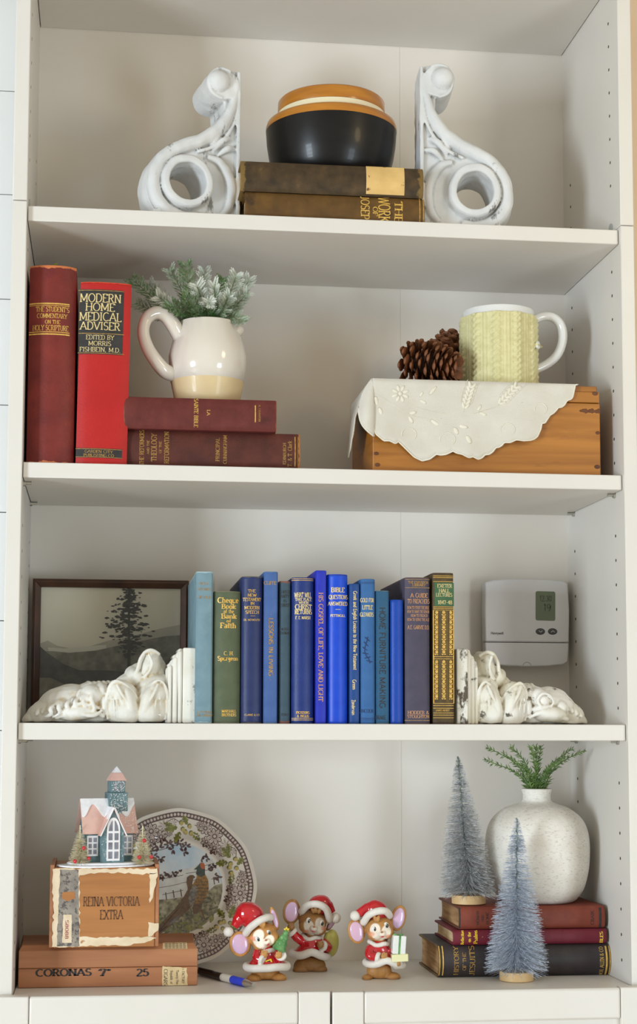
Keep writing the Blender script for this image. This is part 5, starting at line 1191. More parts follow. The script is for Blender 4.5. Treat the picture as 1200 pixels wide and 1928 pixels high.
for ti, (tx, ty, dy) in enumerate([(917,1432,.0), (921,1398,-.02), (965,1402,.02), (1000,1396,-.04), (1009,1392,.01), (1019,1398,.0), (1060,1428,-.02), (1097,1414,-.01), (985,1440,-.03), (1042,1440,-.03), (950,1420,-.04), (1075,1412,.02)]):
    tip = U(tx, ty, Yv+dy) - ro.location; tip.z = min(tip.z, ZC - .031 - ro.location.z)
    a0 = Vector((tip.x*.14, tip.y*.2, -.018)); md_ = Vector((tip.x*.42, tip.y*.5, tip.z*.62)); st = catmull([a0, Vector((tip.x*.18, tip.y*.2, .006)), md_, tip], 7)
    g = G(); g.tube(st, [.0011*(1-.55*i/len(st)) for i in range(len(st))], 5)
    n = len(st)
    for i in range(4, n):
        d = (st[min(n-1, i+1)] - st[i-1]).normalized()
        for kx_ in range(6):
            a = rnd.uniform(0, 2*PI); o1 = d.orthogonal().normalized(); o2 = d.cross(o1); nd = (d*rnd.uniform(.6,1.3) + o1*math.cos(a) + o2*math.sin(a)).normalized()
            L_ = rnd.uniform(.007, .0125)*(1-.35*i/n); p = st[i] + d*rnd.uniform(-.002,.002); w2 = nd.cross(Vector((rnd.uniform(-.5,.5),-1,.2))).normalized()*.00062
            g.add([p, p+nd*L_*.45-w2, p+nd*L_, p+nd*L_*.45+w2], [(0,1,2,3)])
    g.build('sprig', M['leaf_mix'], ro, smooth=False, recalc=False)

M['woodbase'] = mat('pale_beech', (214,178,124), (228,194,142), 14, stretch=(1, 1, 5), rough=.5)
M['tinsel'] = mat('silver_grey_bristle', (150,152,154), (214,216,218), 260, rough=.4, metal=.1, lo=.4, hi=.6)
M['tinselblue'] = mat('silver_blue_bristle', (158,168,184), (214,222,234), 260, rough=.4, metal=.1, lo=.4, hi=.6)
M['wire'] = mat('twisted_wire', (96,112,92), (120,130,112), 200, rough=.4, metal=.5)
M['glitter'] = mat('silver_glitter', (226,230,236), (240,242,246), 100, rough=.25, metal=.55)
def brush_tree(label, bx0, bx1, bt_, bb, tipx, tipy, halfw, Y, zb, m, seed, ww0, n=4300):
    p = U((bx0+bx1)/2, (bt_+bb)/2, Y); k = SC(p); s = 1/k
    root = thing('bottle_brush_tree', label, 'tree', (p.x, Y, zb+.0004), group=None)
    rb = (bx1-bx0)/2*s; hb = .0115
    G().lathe([(0,0), (rb-.0006,0), (rb,.0006), (rb,hb-.0006), (rb-.0006,hb), (0,hb)], 40).build('wooden_base', M['woodbase'], root, angle=40)
    tp_ = U(tipx, tipy, Y) - Vector((p.x, Y, zb)); Hh = tp_.z
    ax = lambda t: Vector((tp_.x*t, 0, hb + (Hh-hb)*min(t, 1)))
    tr_ = [ax(i/60) + Vector((.0009*math.cos(i*1.3), .0009*math.sin(i*1.3), 0)) for i in range(61)]
    G().tube(tr_, .0011, 6).build('wire_stem', M['wire'], root)
    rnd = random.Random(seed); g = G(); gl_ = G(); wmax = halfw*s
    for i in range(n):
        t = 1-math.sqrt(rnd.random()); t = t*.97 + .035; t = min(t, 1)
        if i % 12 == 0: t = rnd.uniform(.78, .995)
        q_ = (t-.04)/.96; rad = wmax*(1-q_)**.86*rnd.uniform(.86, 1.06)*(.92+.08*min(1, q_*12)) + .0022
        a = rnd.uniform(0, 2*PI); b = ax(t); dr = rnd.uniform(-.24, .05) - (.14 if q_ < .25 else 0); d = Vector((math.cos(a), math.sin(a), dr)).normalized()
        e = b + d*rad; side = d.cross(Vector((0, 0, 1))).normalized(); side = (side*math.cos(i) + d.cross(side)*math.sin(i))*.00024
        m_ = b + d*rad*.55 + Vector((0, 0, rnd.uniform(-.001, .001)))
        g.add([b-side, m_-side, m_+side, b+side, e-side*.7, e+side*.7], [(0,1,2,3), (1,4,5,2)])
        if i % 5 == 0:
            c = b + d*rad*rnd.uniform(.35, 1); r_ = rnd.uniform(.0004, .0009); u = Vector((rnd.uniform(-1,1), rnd.uniform(-1,1), rnd.uniform(-1,1))).normalized(); v = u.orthogonal().normalized()
            gl_.add([c+u*r_, c+v*r_, c-u*r_, c-v*r_], [(0,1,2,3)])
    g.build('bristles', m, root, smooth=False, recalc=False, kind='stuff'); gl_.build('glitter', M['glitter'], root, smooth=False, recalc=False, kind='stuff')
Yt1 = YD + .046
zt1 = zD3
brush_tree('taller silver grey bottle brush tree standing on the lying books', 851, 915, 1696, 1712, 863, 1425, 55, Yt1, zt1+.0005, M['tinsel'], 1, 0)
Yt2 = GZ(973, 1852, ZD).y + .02
brush_tree('silver blue bottle brush tree standing on the shelf in front of the lying books', 941, 1005, 1836, 1854, 974, 1541, 62, GZ(973, 1846, ZD).y, ZD, M['tinselblue'], 2, 0)

# ---------------------------------------------------------------- pen
M['bluegrip'] = mat('blue_rubber_grip', (36,56,190), (44,66,204), 40, rough=.5, bump=.1)
M['penblack'] = mat('black_pen_plastic', (24,24,28), (34,34,40), 30, rough=.3)
M['penwhite'] = mat('cream_pen_barrel', (206,200,186), (216,210,198), 30, rough=.35)
pa = GZ(376, 1829, ZD+.005); pb = GZ(478, 1855, ZD+.005); pb.y += .0
ln = (pb-pa).length; root = thing('pen', 'blue and black ballpoint pen lying beside the cigar boxes', 'pen', (pa.x, pa.y, ZD+.0053), math.atan2(pb.y-pa.y, pb.x-pa.x))
X = lambda t: (ln*t, 0, 0)
G().tube([X(0), X(.01), X(.44)], [.0036, .0046, .0048], 18).build('cap_end', M['penblack'], root, angle=40)
G().tube([(ln*.02, -.002, .0042), (ln*.30, -.003, .0048)], .0012, 8, flat=1.6).build('clip', M['penblack'], root)
G().tube([X(.4402), X(.62)], [.0048, .0050], 18).build('barrel', M['penwhite'], root, angle=40)
G().tube([X(.6203), X(.63), X(.84), X(.846)], [.0048, .0052, .0050, .0046], 18).build('grip', M['bluegrip'], root, angle=40)
G().tube([X(.8463), X(.87), X(.965), X(.97)], [.0047, .0046, .0028, .0026], 18).tube([X(.97), X(1.0)], [.0030, .0030], 14).build('metal_tip', M['nickel'], root, angle=30)
# ---------------------------------------------------------------- transfer printed plate leaning on the back board
M['china'] = mat('cream_white_china', (224,216,204), (230,224,212), 10, rough=.14, coat=.4)
for nm, c1, c2, sc_ in (('tp_brown', (84,62,62), (106,80,76), 200), ('tp_light', (196,180,172), (212,198,188), 120), ('tp_green', (112,116,48), (150,148,72), 160), ('tp_dkgreen', (66,76,40), (112,112,66), 140), ('tp_acorn', (176,160,86), (200,180,110), 100),
                   ('tp_sky', (222,224,222), (170,196,214), 22), ('tp_snow', (216,216,210), (196,194,188), 60), ('tp_ground', (92,86,62), (176,168,136), 130), ('tp_scrub', (62,66,44), (134,128,88), 190), ('tp_bird', (84,58,34), (112,80,46), 260), ('tp_gold', (158,116,46), (112,76,30), 330),
                   ('tp_neck', (42,54,48), (60,74,66), 200), ('tp_red', (170,84,44), (186,96,54), 200), ('tp_wing', (92,88,84), (140,132,120), 280)):
    M[nm] = mat(nm, c1, c2, sc_, rough=.16, coat=.4)
Ypl = .222; pc_ = U(335, 1660, Ypl); Rp = 147.5/SC(pc_)
root = thing('plate', 'large brown transfer printed plate with two pheasants, leaning behind the cigar boxes', 'plate', (pc_.x, .197, ZD+.0018))
root.rotation_euler = (R(-11.5), 0, 0)
def hz_(r):
    t = r/Rp
    if t < .60: return .0
    if t < .70: return .009*smoothstep(.60, .70, t)
    return .009 + .006*(t-.70)/.30
def scal(a): return 1 - .012*abs(math.sin(a*6))**1.5
vs = []; fs = []; N = 144; rr = [0, .3, .55, .60, .63, .66, .70, .8, .9, .96, .99, 1.0]
for t in rr:
    for j in range(N):
        a = 2*PI*j/N; r = Rp*t*(scal(a) if t > .7 else 1); vs.append((r*math.cos(a), -hz_(Rp*t), r*math.sin(a) + Rp))
for t, d in ((.99, .0028), (.70, .0035), (.58, .0045), (.56, .0075), (.53, .0075), (.52, .0045), (0, .0045)):
    for j in range(N):
        a = 2*PI*j/N; r = Rp*t*(scal(a) if t > .7 else 1); vs.append((r*math.cos(a), -hz_(Rp*t) + d, r*math.sin(a) + Rp))
for i in range(len(rr)+6):
    for j in range(N): fs.append((i*N+j, i*N+(j+1) % N, (i+1)*N+(j+1) % N, (i+1)*N+j))
pm_ = G().add(vs, fs).build('dish', M['china'], root, angle=60)
def pv_(px, py, e=.0002):
    u, v = (px-335)/147.5*Rp, (1660-py)/147.5*Rp; return Vector((u, -hz_(math.hypot(u, v)) - e, v + Rp))
STUFF = ('border_beads', 'printed_flowers', 'flower_petals', 'oak_leaves', 'leaf_veins', 'acorns', 'scrub', 'undergrowth', 'printed_trees')
class Decal(G):
    def poly(s, pts, e=.0002): s.add([pv_(x, y, e) for x, y in pts], [list(range(len(pts)))]); return s
    def oval(s, x, y, a, b, ang=0, e=.0002, n=12):
        c, q = math.cos(R(ang)), math.sin(R(ang)); return s.poly([(x + a*math.cos(6.2832*i/n)*c - b*math.sin(6.2832*i/n)*q, y - a*math.cos(6.2832*i/n)*q - b*math.sin(6.2832*i/n)*c) for i in range(n)], e)
    def line(s, pts, w_=1, e=.0003):
        for (x1, y1), (x2, y2) in zip(pts, pts[1:]):
            l = math.hypot(x2-x1, y2-y1) or 1; nx, ny = -(y2-y1)/l*w_/2, (x2-x1)/l*w_/2; s.poly([(x1-nx, y1-ny), (x2-nx, y2-ny), (x2+nx, y2+ny), (x1+nx, y1+ny)], e)
        return s
    def put(s, nm, m): return s.build(nm, M[m], pm_, smooth=False, recalc=False, kind='stuff' if nm in STUFF else None)
rnd = random.Random(21)
d = Decal()                                    # the beaded border
n = 130
for i in range(n):
    a0, a1 = 2*PI*i/n, 2*PI*(i+1)/n
    for ra, rb_ in ((.885, .955),):
        P = []
        for a, t in ((a0, ra), (a1, ra), (a1, rb_), (a0, rb_)):
            r = 147.5*t*scal(a); P.append((335 + r*math.cos(a), 1660 - r*math.sin(a)))
        d.poly(P, .00025)
d.put('border_band', 'tp_brown')
d = Decal()
for i in range(n):
    a = 2*PI*(i+.5)/n; r = 147.5*.921*scal(a); d.oval(335 + r*math.cos(a), 1660 - r*math.sin(a), 2.9, 2.5, math.degrees(a), .0006, 8)
d.put('border_beads', 'tp_light')
fl1, fl2, gr1, gr2, ac = Decal(), Decal(), Decal(), Decal(), Decal()
def flower(x, y, r, e):
    for k in range(8):
        a = 45*k + 10; fl1.oval(x + r*.6*math.cos(R(a)), y - r*.6*math.sin(R(a)), r*.46, r*.30, a, e)
        fl2.oval(x + r*.62*math.cos(R(a)), y - r*.62*math.sin(R(a)), r*.36, r*.19, a, e+.0001, 8)
        fl1.line([(x + r*.2*math.cos(R(a)), y - r*.2*math.sin(R(a))), (x + r*.7*math.cos(R(a)), y - r*.7*math.sin(R(a)))], .7, e+.0002)
    fl2.oval(x, y, r*.2, r*.2, 0, e+.0003, 8)
for a in (112, 50, -10, -70, -130, 170):
    for da, t, r in ((-9, .80, 14), (4, .79, 15), (15, .82, 12), (-3, .68, 12), (8, .68, 10), (-17, .82, 10), (20, .83, 8), (-12, .71, 8)):
        flower(335 + 147.5*t*math.cos(R(a+da)), 1660 - 147.5*t*math.sin(R(a+da)), r, .0003 + .00002*da)
    for da in (-22, 21):
        fl1.line([(335 + 147.5*(.84+.03*math.sin(k))*math.cos(R(a+da*(.6+.12*k))), 1660 - 147.5*(.84+.03*math.sin(k))*math.sin(R(a+da*(.6+.12*k)))) for k in range(6)], 1.2, .0003)
def oakleaf(x, y, ang, L_):
    pts = []
    for sgn in (1, -1):
        ks_ = range(9) if sgn > 0 else range(8, -1, -1)
        for k in ks_:
            t = k/8; w_ = L_*.34*math.sin(PI*min(1, t*.92+.06))*(1 if k % 2 else .55); pts.append((x + (L_*t)*math.cos(R(ang)) - sgn*w_*math.sin(R(ang)), y - (L_*t)*math.sin(R(ang)) - sgn*w_*math.cos(R(ang))))
    gr1.poly(pts, .0003); gr2.line([(x, y), (x + L_*.9*math.cos(R(ang)), y - L_*.9*math.sin(R(ang)))], 1.0, .0004)
    for k in (2, 4, 6):
        t = k/8
        for sg in (-1, 1):
            x1, y1 = x + L_*t*math.cos(R(ang)), y - L_*t*math.sin(R(ang)); gr2.line([(x1, y1), (x1 + L_*.2*math.cos(R(ang+sg*48)), y1 - L_*.2*math.sin(R(ang+sg*48)))], .8, .0004)
for a in (82, 20, -40, -100, 140, 200):
    for da, t, ang, L_ in ((-11, .76, -60, 24), (-7, .72, -130, 20), (9, .76, 110, 25), (6, .70, 160, 22), (0, .80, 30, 20), (14, .78, 80, 17), (-15, .78, -95, 18)):
        oakleaf(335 + 147.5*t*math.cos(R(a+da)), 1660 - 147.5*t*math.sin(R(a+da)), a+ang, L_)
    for da, t in ((-3, .78), (3, .73), (-6, .70), (5, .81), (0, .70)):
        x, y = 335 + 147.5*t*math.cos(R(a+da)), 1660 - 147.5*t*math.sin(R(a+da)); gr2.oval(x-1, y-1.5, 4.6, 4, a, .0005, 10); ac.oval(x, y, 4.2, 3.6, a, .0006, 10)
fl1.put('printed_flowers', 'tp_brown'); fl2.put('flower_petals', 'tp_light'); gr1.put('oak_leaves', 'tp_green'); gr2.put('leaf_veins', 'tp_dkgreen'); ac.put('acorns', 'tp_acorn')
# the winter scene in the well
Decal().oval(335, 1660, 84, 84, 0, .0002, 48).put('printed_sky', 'tp_sky')
def inside(pts): return [((335 + (x-335)*min(1, 84/max(1e-6, math.hypot(x-335, y-1660)))), (1660 + (y-1660)*min(1, 84/max(1e-6, math.hypot(x-335, y-1660))))) for x, y in pts]
arcpts = lambda a0, a1: [(335 + 84*math.cos(R(a0+(a1-a0)*i/14)), 1660 - 84*math.sin(R(a0+(a1-a0)*i/14))) for i in range(15)]
Decal().poly(inside([(420,1612),(400,1606),(385,1612),(360,1622),(335,1628),(310,1632),(280,1636),(252,1650)]) + arcpts(180, 360)[1:], .00026).put('snowy_hills', 'tp_snow')
Decal().poly(inside([(419,1652),(404,1656),(395,1664),(376,1672),(350,1676),(320,1680),(290,1682),(262,1688)]) + arcpts(198, 355)[1:], .00032).put('ground', 'tp_ground')
d = Decal()
for i in range(110):
    a = rnd.uniform(195, 345); r = rnd.uniform(48, 86); x, y = 335 + r*math.cos(R(a)), 1660 - r*math.sin(R(a))
    d.oval(x, y, rnd.uniform(3, 8), rnd.uniform(1.2, 3), rnd.uniform(0, 180), .0004 + i*1e-6, 6)
d.put('scrub', 'tp_scrub')
d = Decal()
for i in range(60):
    a = rnd.uniform(225, 320); r = rnd.uniform(62, 88); x, y = 335 + r*math.cos(R(a)), 1660 - r*math.sin(R(a))
    d.oval(x, y, rnd.uniform(3, 6), rnd.uniform(1.5, 2.6), rnd.uniform(0, 180), .00052 + i*1e-6, 6)
d.put('undergrowth', 'tp_green')
d = Decal()
for cx, cy in ((300,1585), (318,1578), (338,1574), (350,1582), (288,1600), (302,1604), (326,1588), (346,1592), (283,1588)):
    for k in range(7): a = rnd.uniform(0, 360); d.oval(cx + 6*math.cos(R(a)), cy - 5*math.sin(R(a)), 4.6, 2.0, a, .0004, 6)
d.line([(280,1592),(305,1588),(330,1580),(352,1574)], 1.2, .0004)
for cx, cy, n_ in ((398,1622,14), (386,1604,10), (318,1634,10), (334,1632,9), (306,1640,8), (410,1640,8)):
    for k in range(n_): d.oval(cx + rnd.uniform(-8, 8), cy + rnd.uniform(-6, 6), 3.4, 2.0, rnd.uniform(0, 180), .0004, 6)
for x, y in ((326,1664), (340,1662), (312,1668), (402,1640), (410,1637), (354,1660)): d.line([(x, y), (x+2, y+14)], 2, .0005)
d.line([(306,1672),(326,1668),(345,1664)], 1, .0005); d.line([(398,1644),(416,1640)], 1, .0005)
for y0, x0_, x1_ in ((1630,350,395), (1640,300,345), (1648,340,372), (1618,372,404), (1656,300,340)): d.line([(x0_, y0+3), ((x0_+x1_)/2, y0), (x1_, y0-4)], .9, .00035)
d.put('printed_trees', 'tp_brown')
b = Decal()
b.poly([(352,1640),(358,1636),(364,1636),(368,1640),(364,1643),(362,1652),(368,1660),(362,1680),(350,1694),(330,1712),(300,1738),(292,1740),(300,1728),(330,1698),(346,1676),(354,1662),(351,1650)], .0006)
b.oval(372, 1692, 18, 8, 70, .00062); b.poly([(372,1700),(382,1700),(384,1712),(388,1720),(384,1718),(378,1704)], .0007)
b.poly([(356,1666),(344,1690),(320,1714),(296,1744),(300,1746),(330,1722),(356,1700),(368,1684)], .00064); b.put('hen_pheasant', 'tp_bird')
b = Decal(); b.poly([(372,1632),(386,1634),(392,1646),(393,1662),(388,1678),(380,1688),(368,1690),(358,1680),(358,1666),(364,1652),(370,1642)], .0008); b.put('cock_body', 'tp_gold')
b = Decal(); b.poly([(358,1664),(366,1654),(372,1660),(370,1676),(364,1690),(358,1694),(354,1680)], .0009); b.put('folded_wing', 'tp_wing')
b = Decal(); b.poly([(372,1620),(378,1613),(384,1615),(386,1624),(386,1636),(378,1640),(369,1634),(371,1626),(365,1626)], .001)
for i in range(7):
    for j in range(5):
        x, y = 370 + j*5 + (i % 2)*2.5, 1648 + i*6; 
        if 361 < x - (y-1650)*-.05 < 391 and y < 1686: b.line([(x-2, y), (x, y+2.2), (x+2, y)], .8, .001)
b.put('cock_neck', 'tp_neck')
b = Decal(); b.poly([(377,1614),(383,1613),(386,1618),(386,1625),(380,1625),(377,1620)], .0011); b.put('red_face', 'tp_red')

# ---------------------------------------------------------------- glitter house on the upper cigar box
M['teal'] = mat('dusty_teal_card', (86,112,118), (112,138,142), 120, rough=.7, c3=(206,218,220), s3=420, t3=.66, w3=.03)
M['pinkroof'] = mat('dusty_pink_roof', (214,172,160), (226,186,174), 60, rough=.7, c3=(240,226,222), s3=500, t3=.68, w3=.03)
M['snow'] = mat('white_glitter_snow', (232,232,236), (244,244,248), 150, rough=.6, bump=.3, bscale=700)
M['whitetrim'] = mat('white_card', (236,234,236), rough=.6)
M['cellophane'] = mat('dark_window_pane', (92,90,98), (124,122,132), 80, rough=.15)
M['bead'] = mat('red_bead', (196,20,36), (206,28,44), 20, rough=.12, coat=.8)
M['sisal'] = mat('cream_sisal_bristle', (222,210,176), (240,232,206), 240, rough=.7)
M['icicle'] = mat('frosty_sparkle', (248,250,252), rough=.1, metal=.5)
zl = ZB1 + .0004 + h2 + .0004
Yh = GZ(200, 1634, zl).y; ph_ = U(202, 1625, Yh+.03); s = 1/SC(ph_)
root = thing('glitter_house', 'small teal cardboard house with pink snowy roof and tower on the cigar box', 'ornament', (ph_.x, Yh+.034, zl), R(14))
def base_pts(a, b, n=40, wob=0, ph=0): return [(a*(1+wob*math.sin(6.283*i/n*5+ph))*math.cos(6.283*i/n), b*(1+wob*math.sin(6.283*i/n*5+ph))*math.sin(6.283*i/n)) for i in range(n)]
def slab(pts, z0, z1): n = len(pts); return G().add([(x, y, z0) for x, y in pts] + [(x, y, z1) for x, y in pts], [list(range(n))[::-1], list(range(n, 2*n))] + [(i, (i+1) % n, (i+1) % n+n, i+n) for i in range(n)])
slab(base_pts(94*s, .034, wob=.03), 0, .0022).build('snow_base', M['snow'], root, angle=50, bevel=.0006)
slab(base_pts(76*s, .030, wob=.05, ph=1), .0023, .0052).build('snow_drift', M['snow'], root, angle=50, bevel=.001)
zb_ = .0050; W_ = 46*s; Hd = .019; eave = zb_ + 60*s; ridge = zb_ + 115*s
def gable_house(name, x0, x1, y0, y1, ev, rd, along):
    g = G()
    if along == 'x':
        ym = (y0+y1)/2; pr = [(y0, zb_), (y1, zb_), (y1, ev), (ym, rd), (y0, ev)]
        g.add([(x0, y, z) for y, z in pr] + [(x1, y, z) for y, z in pr], [[0,1,2,3,4][::-1], [5,6,7,8,9]] + [(i, (i+1) % 5, (i+1) % 5+5, i+5) for i in range(5)])
    else:
        xm = (x0+x1)/2; g.prism([(x0, zb_), (x1, zb_), (x1, ev), (xm, rd), (x0, ev)], y0, y1)
    return g.build(name, M['teal'], root, smooth=False)
gable_house('house_walls', -W_, W_, -Hd*.55, Hd*1.2, eave, ridge, 'x')
fx = 2*s; gw = 21*s; gy0 = -Hd - .004; gtop = zb_ + 100*s
gable_house('gable_front', fx-gw, fx+gw, gy0, 0, eave-3*s, gtop, 'y')
def sheet(nm, pts, m, th=.0011, wav=None): return G().add(pts, [list(range(len(pts)))]).build(nm, M[m], root, smooth=False, recalc=False, solid=th)
ym = (-Hd*.55 + Hd*1.2)/2; ov = .005; ey0 = -Hd*.55 - ov; ey1 = Hd*1.2 + ov; ez = eave - ov*.9; xo = W_ + .004; rz_ = ridge + .0008
sheet('roof_slope', [(-xo, ym, rz_), (-xo-.001, ey0, ez), (xo+.001, ey0, ez), (xo, ym, rz_)], 'pinkroof')
sheet('roof_slope', [(xo, ym, rz_), (xo+.001, ey1, ez), (-xo-.001, ey1, ez), (-xo, ym, rz_)], 'pinkroof')
def snowcap(x0, x1, f, nwaves, depth, ph=0, off=.0009):
    n = 24; P = [(x0 + (x1-x0)*i/n) for i in range(n+1)]; up_ = []; dn_ = []
    for i, x in enumerate(P):
        t = .16 + depth*(.5+.5*math.sin(nwaves*6.283*i/n+ph)); a, b = f(x, 0), f(x, t); up_.append(a); dn_.append(b)
    vs = up_ + dn_; m = n+1
    return G().add(vs, [(i, i+1, m+i+1, m+i) for i in range(n)]).build('roof_snow', M['snow'], root, smooth=False, recalc=False, solid=.0012)
fr1 = lambda x, t: (x, ym + (ey0-ym)*t - .0010, rz_ + (ez-rz_)*t + .0010)
snowcap(-xo, xo, fr1, 2.5, .38, 1.2)
# front gable roof, ridge running back from the apex
gz = gtop + .001; gyf = gy0 - .003; gxl, gxr = fx - gw - 4*s, fx + gw + 4*s; gez = eave - 10*s
sheet('gable_roof', [(fx, ym, gz), (fx, gyf, gz), (gxl, gyf, gez), (gxl, ey0+.004, gez)], 'pinkroof')
sheet('gable_roof', [(fx, gyf, gz), (fx, ym, gz), (gxr, ey0+.004, gez), (gxr, gyf, gez)], 'pinkroof')
for sg, gx in ((-1, gxl), (1, gxr)):
    f = lambda y, t, gx=gx: (fx + (gx-fx)*t + (-.0008 if gx < fx else .0008), y, gz + (gez-gz)*t + .0010)
    n = 12; ys = [gyf + (ym-gyf)*i/n for i in range(n+1)]; vs = [f(y, 0) for y in ys] + [f(y, .22 + .22*(.5+.5*math.sin(i*.9))) for i, y in enumerate(ys)]
    G().add(vs, [(i, i+1, n+2+i, n+1+i) for i in range(n)]).build('roof_snow', M['snow'], root, smooth=False, recalc=False, solid=.0012)
G().tube([(fx-.001, gyf-.0004, gez+.002) if False else (gxl, gyf, gez), (fx, gyf, gz), (gxr, gyf, gez)], .0009, 6).build('gable_trim', M['whitetrim'], root)
G().tube([(fx+.0025*math.cos(R(a))*.6, gyf+.004, gz+.0026+.0022*math.sin(R(a))) for a in range(0, 360, 40)], .0005, 6, closed=True).build('hanging_loop', M['nickel'], root)
# tower
tx_ = 19*s; ty = ym + .002
def tbox(nm, hw, z0, z1, m, hw2=None, rot=0, bev=.0004):
    h2_ = hw if hw2 is None else hw2; g = G()
    vs = [(tx_+sx*hw, ty+sy*hw, z0) for sx, sy in ((-1,-1),(1,-1),(1,1),(-1,1))] + [(tx_+sx*h2_, ty+sy*h2_, z1) for sx, sy in ((-1,-1),(1,-1),(1,1),(-1,1))]
    return g.add(vs, [(0,3,2,1),(4,5,6,7),(0,1,5,4),(1,2,6,5),(2,3,7,6),(3,0,4,7)]).build(nm, M[m], root, smooth=False, bevel=bev)
T = lambda py: zb_ + (1626-py)*s
tbox('tower', 18*s, eave, T(1497), 'teal'); tr_ = tbox('tower_turret', 14*s, T(1496.8), T(1475), 'teal'); tbox('tower_roof', 16.5*s, T(1474.8), T(1460), 'pinkroof', 9*s); tbox('tower_peak', 8*s, T(1459.8), T(1448), 'snow', .6*s, bev=0)
def arch(w_, h_, n=10): return [(-w_/2, 0), (w_/2, 0), (w_/2, h_-w_*.85)] + [(w_/2*math.cos(R(a)), h_-w_*.85 + w_*.85*math.sin(R(a))) for a in range(15, 90, 15)] + [(0, h_)] + [(w_/2*math.cos(R(a)), h_-w_*.85 + w_*.85*math.sin(R(a))) for a in range(105, 180, 15)] + [(-w_/2, h_-w_*.85)]
for xx in (-5, 5):
    G().prism([(tx_+xx*s+x, T(1493)+z) for x, z in arch(6*s, 15*s)], ty-14*s-.0004, ty-14*s+.0004).build('tower_opening', M['cellophane'], tr_, smooth=False)
fw_ = G().prism([(fx+x, zb_+4*s+z) for x, z in arch(25*s, 80*s)], gy0-.0012, gy0+.0002).build('arched_window', M['whitetrim'], root, smooth=False)
for r_ in range(3):
    for c in (-1, 1):
        x0, x1 = sorted((fx + c*2*s, fx + c*9.5*s)); z0 = zb_ + (8 + 17*r_)*s
        G().box((x0, gy0-.0016, z0), (x1, gy0-.0011, z0+13*s)).build('pane', M['cellophane'], fw_, smooth=False)
for c in (-1, 1):
    pts = [(c*2*s, 0), (c*9.5*s, 0), (c*8*s, 9*s), (c*5*s, 16*s), (c*2*s, 20*s)]
    G().prism([(fx+x, zb_+59*s+z) for x, z in (pts if c > 0 else pts[::-1])], gy0-.0016, gy0-.0011).build('pane', M['cellophane'], fw_, smooth=False)
for cx in (-33, 34):
    wx = cx*s; wf_ = G().box((wx-10.5*s, -Hd*.55-.0012, zb_+12*s), (wx+10.5*s, -Hd*.55+.0002, zb_+50*s)).build('side_window', M['whitetrim'], root, smooth=False)
    for r_ in range(3):
        for c in (-1, 1):
            x0, x1 = sorted((wx + c*1.6*s, wx + c*7.6*s)); z0 = zb_ + (16 + 11*r_)*s
            G().box((x0, -Hd*.55-.0016, z0), (x1, -Hd*.55-.0011, z0+8*s)).build('pane', M['cellophane'], wf_, smooth=False)
rnd = random.Random(5); g = G()
for i in range(420):                           # glitter flakes lying on the tower, roof and walls
    w_ = rnd.random()
    if w_ < .35: p = V(tx_ + rnd.uniform(-17,17)*s, ty - 18.4*s - .0002, rnd.uniform(eave+20*s, T(1499)))
    elif w_ < .55: p = V(tx_ + rnd.uniform(-13,13)*s, ty - 14.4*s - .0002, rnd.uniform(T(1495), T(1476)))
    elif w_ < .8: t = rnd.random(); p = V(rnd.uniform(24*s, xo), ym + (ey0-ym)*t - .0009, rz_ + (ez-rz_)*t + .0009)
    else: p = V(fx + rnd.uniform(-gw, gw), gy0 - .0003, rnd.uniform(zb_+10*s, zb_+70*s))
    d = V(rnd.uniform(.4,1), rnd.uniform(-.2,.2), rnd.uniform(.4,1.2)).normalized(); n_ = V(d.z, -.4, -d.x).normalized(); l = rnd.uniform(.0005, .0017); ww = .0003
    g.add([p-d*l/2-n_*ww, p+d*l/2-n_*ww, p+d*l/2+n_*ww, p-d*l/2+n_*ww], [(0,1,2,3)])
g.build('glitter', M['icicle'], root, smooth=False, recalc=False, kind='stuff')
def mini_tree(lx, ly, hgt, rad, beads, seed):
    t = thing('miniature_tree', None, None, (lx, ly, .0025)); t.parent = root
    rnd = random.Random(seed); g = G(); g.tube([(0,0,0), (0,0,hgt)], .0006, 6)
    for i in range(1500):
        q_ = 1-math.sqrt(rnd.random()); z = hgt*(.03+.95*q_); r = rad*(1-q_)**.8*rnd.uniform(.75,1.1) + .001; a = rnd.uniform(0, 6.283); d = V(math.cos(a), math.sin(a), rnd.uniform(-.3,.35)).normalized()
        sd = d.cross(V(rnd.uniform(-1,1), rnd.uniform(-1,1), 1)).normalized()*.00022; p = V(0,0,z); g.add([p-sd, p+d*r-sd*.6, p+d*r+sd*.6, p+sd], [(0,1,2,3)])
    g.build('bristles', M['sisal'], t, smooth=False, recalc=False, kind='stuff')
    for z, a in beads:
        r = rad*(1-z)**.8; G().ell((r*math.cos(R(a)), r*math.sin(R(a)), z*hgt), .0025, seg=14, rings=9).build('bead', M['bead'], t)
inv = Matrix.Rotation(-R(14), 3, 'Z')
def hloc(px, dy): p = U(px, 1625, Yh+dy) - Vector(root.location); return inv @ V(p.x, p.y, 0)
a = hloc(150, .010); mini_tree(a.x, a.y, 74*s, 21*s, [(.44,-70), (.12,-130), (.18,-35)], 1)
a = hloc(268, .018); mini_tree(a.x, a.y, 72*s, 21*s, [(.62,-85), (.2,-125), (.2,-35)], 2)
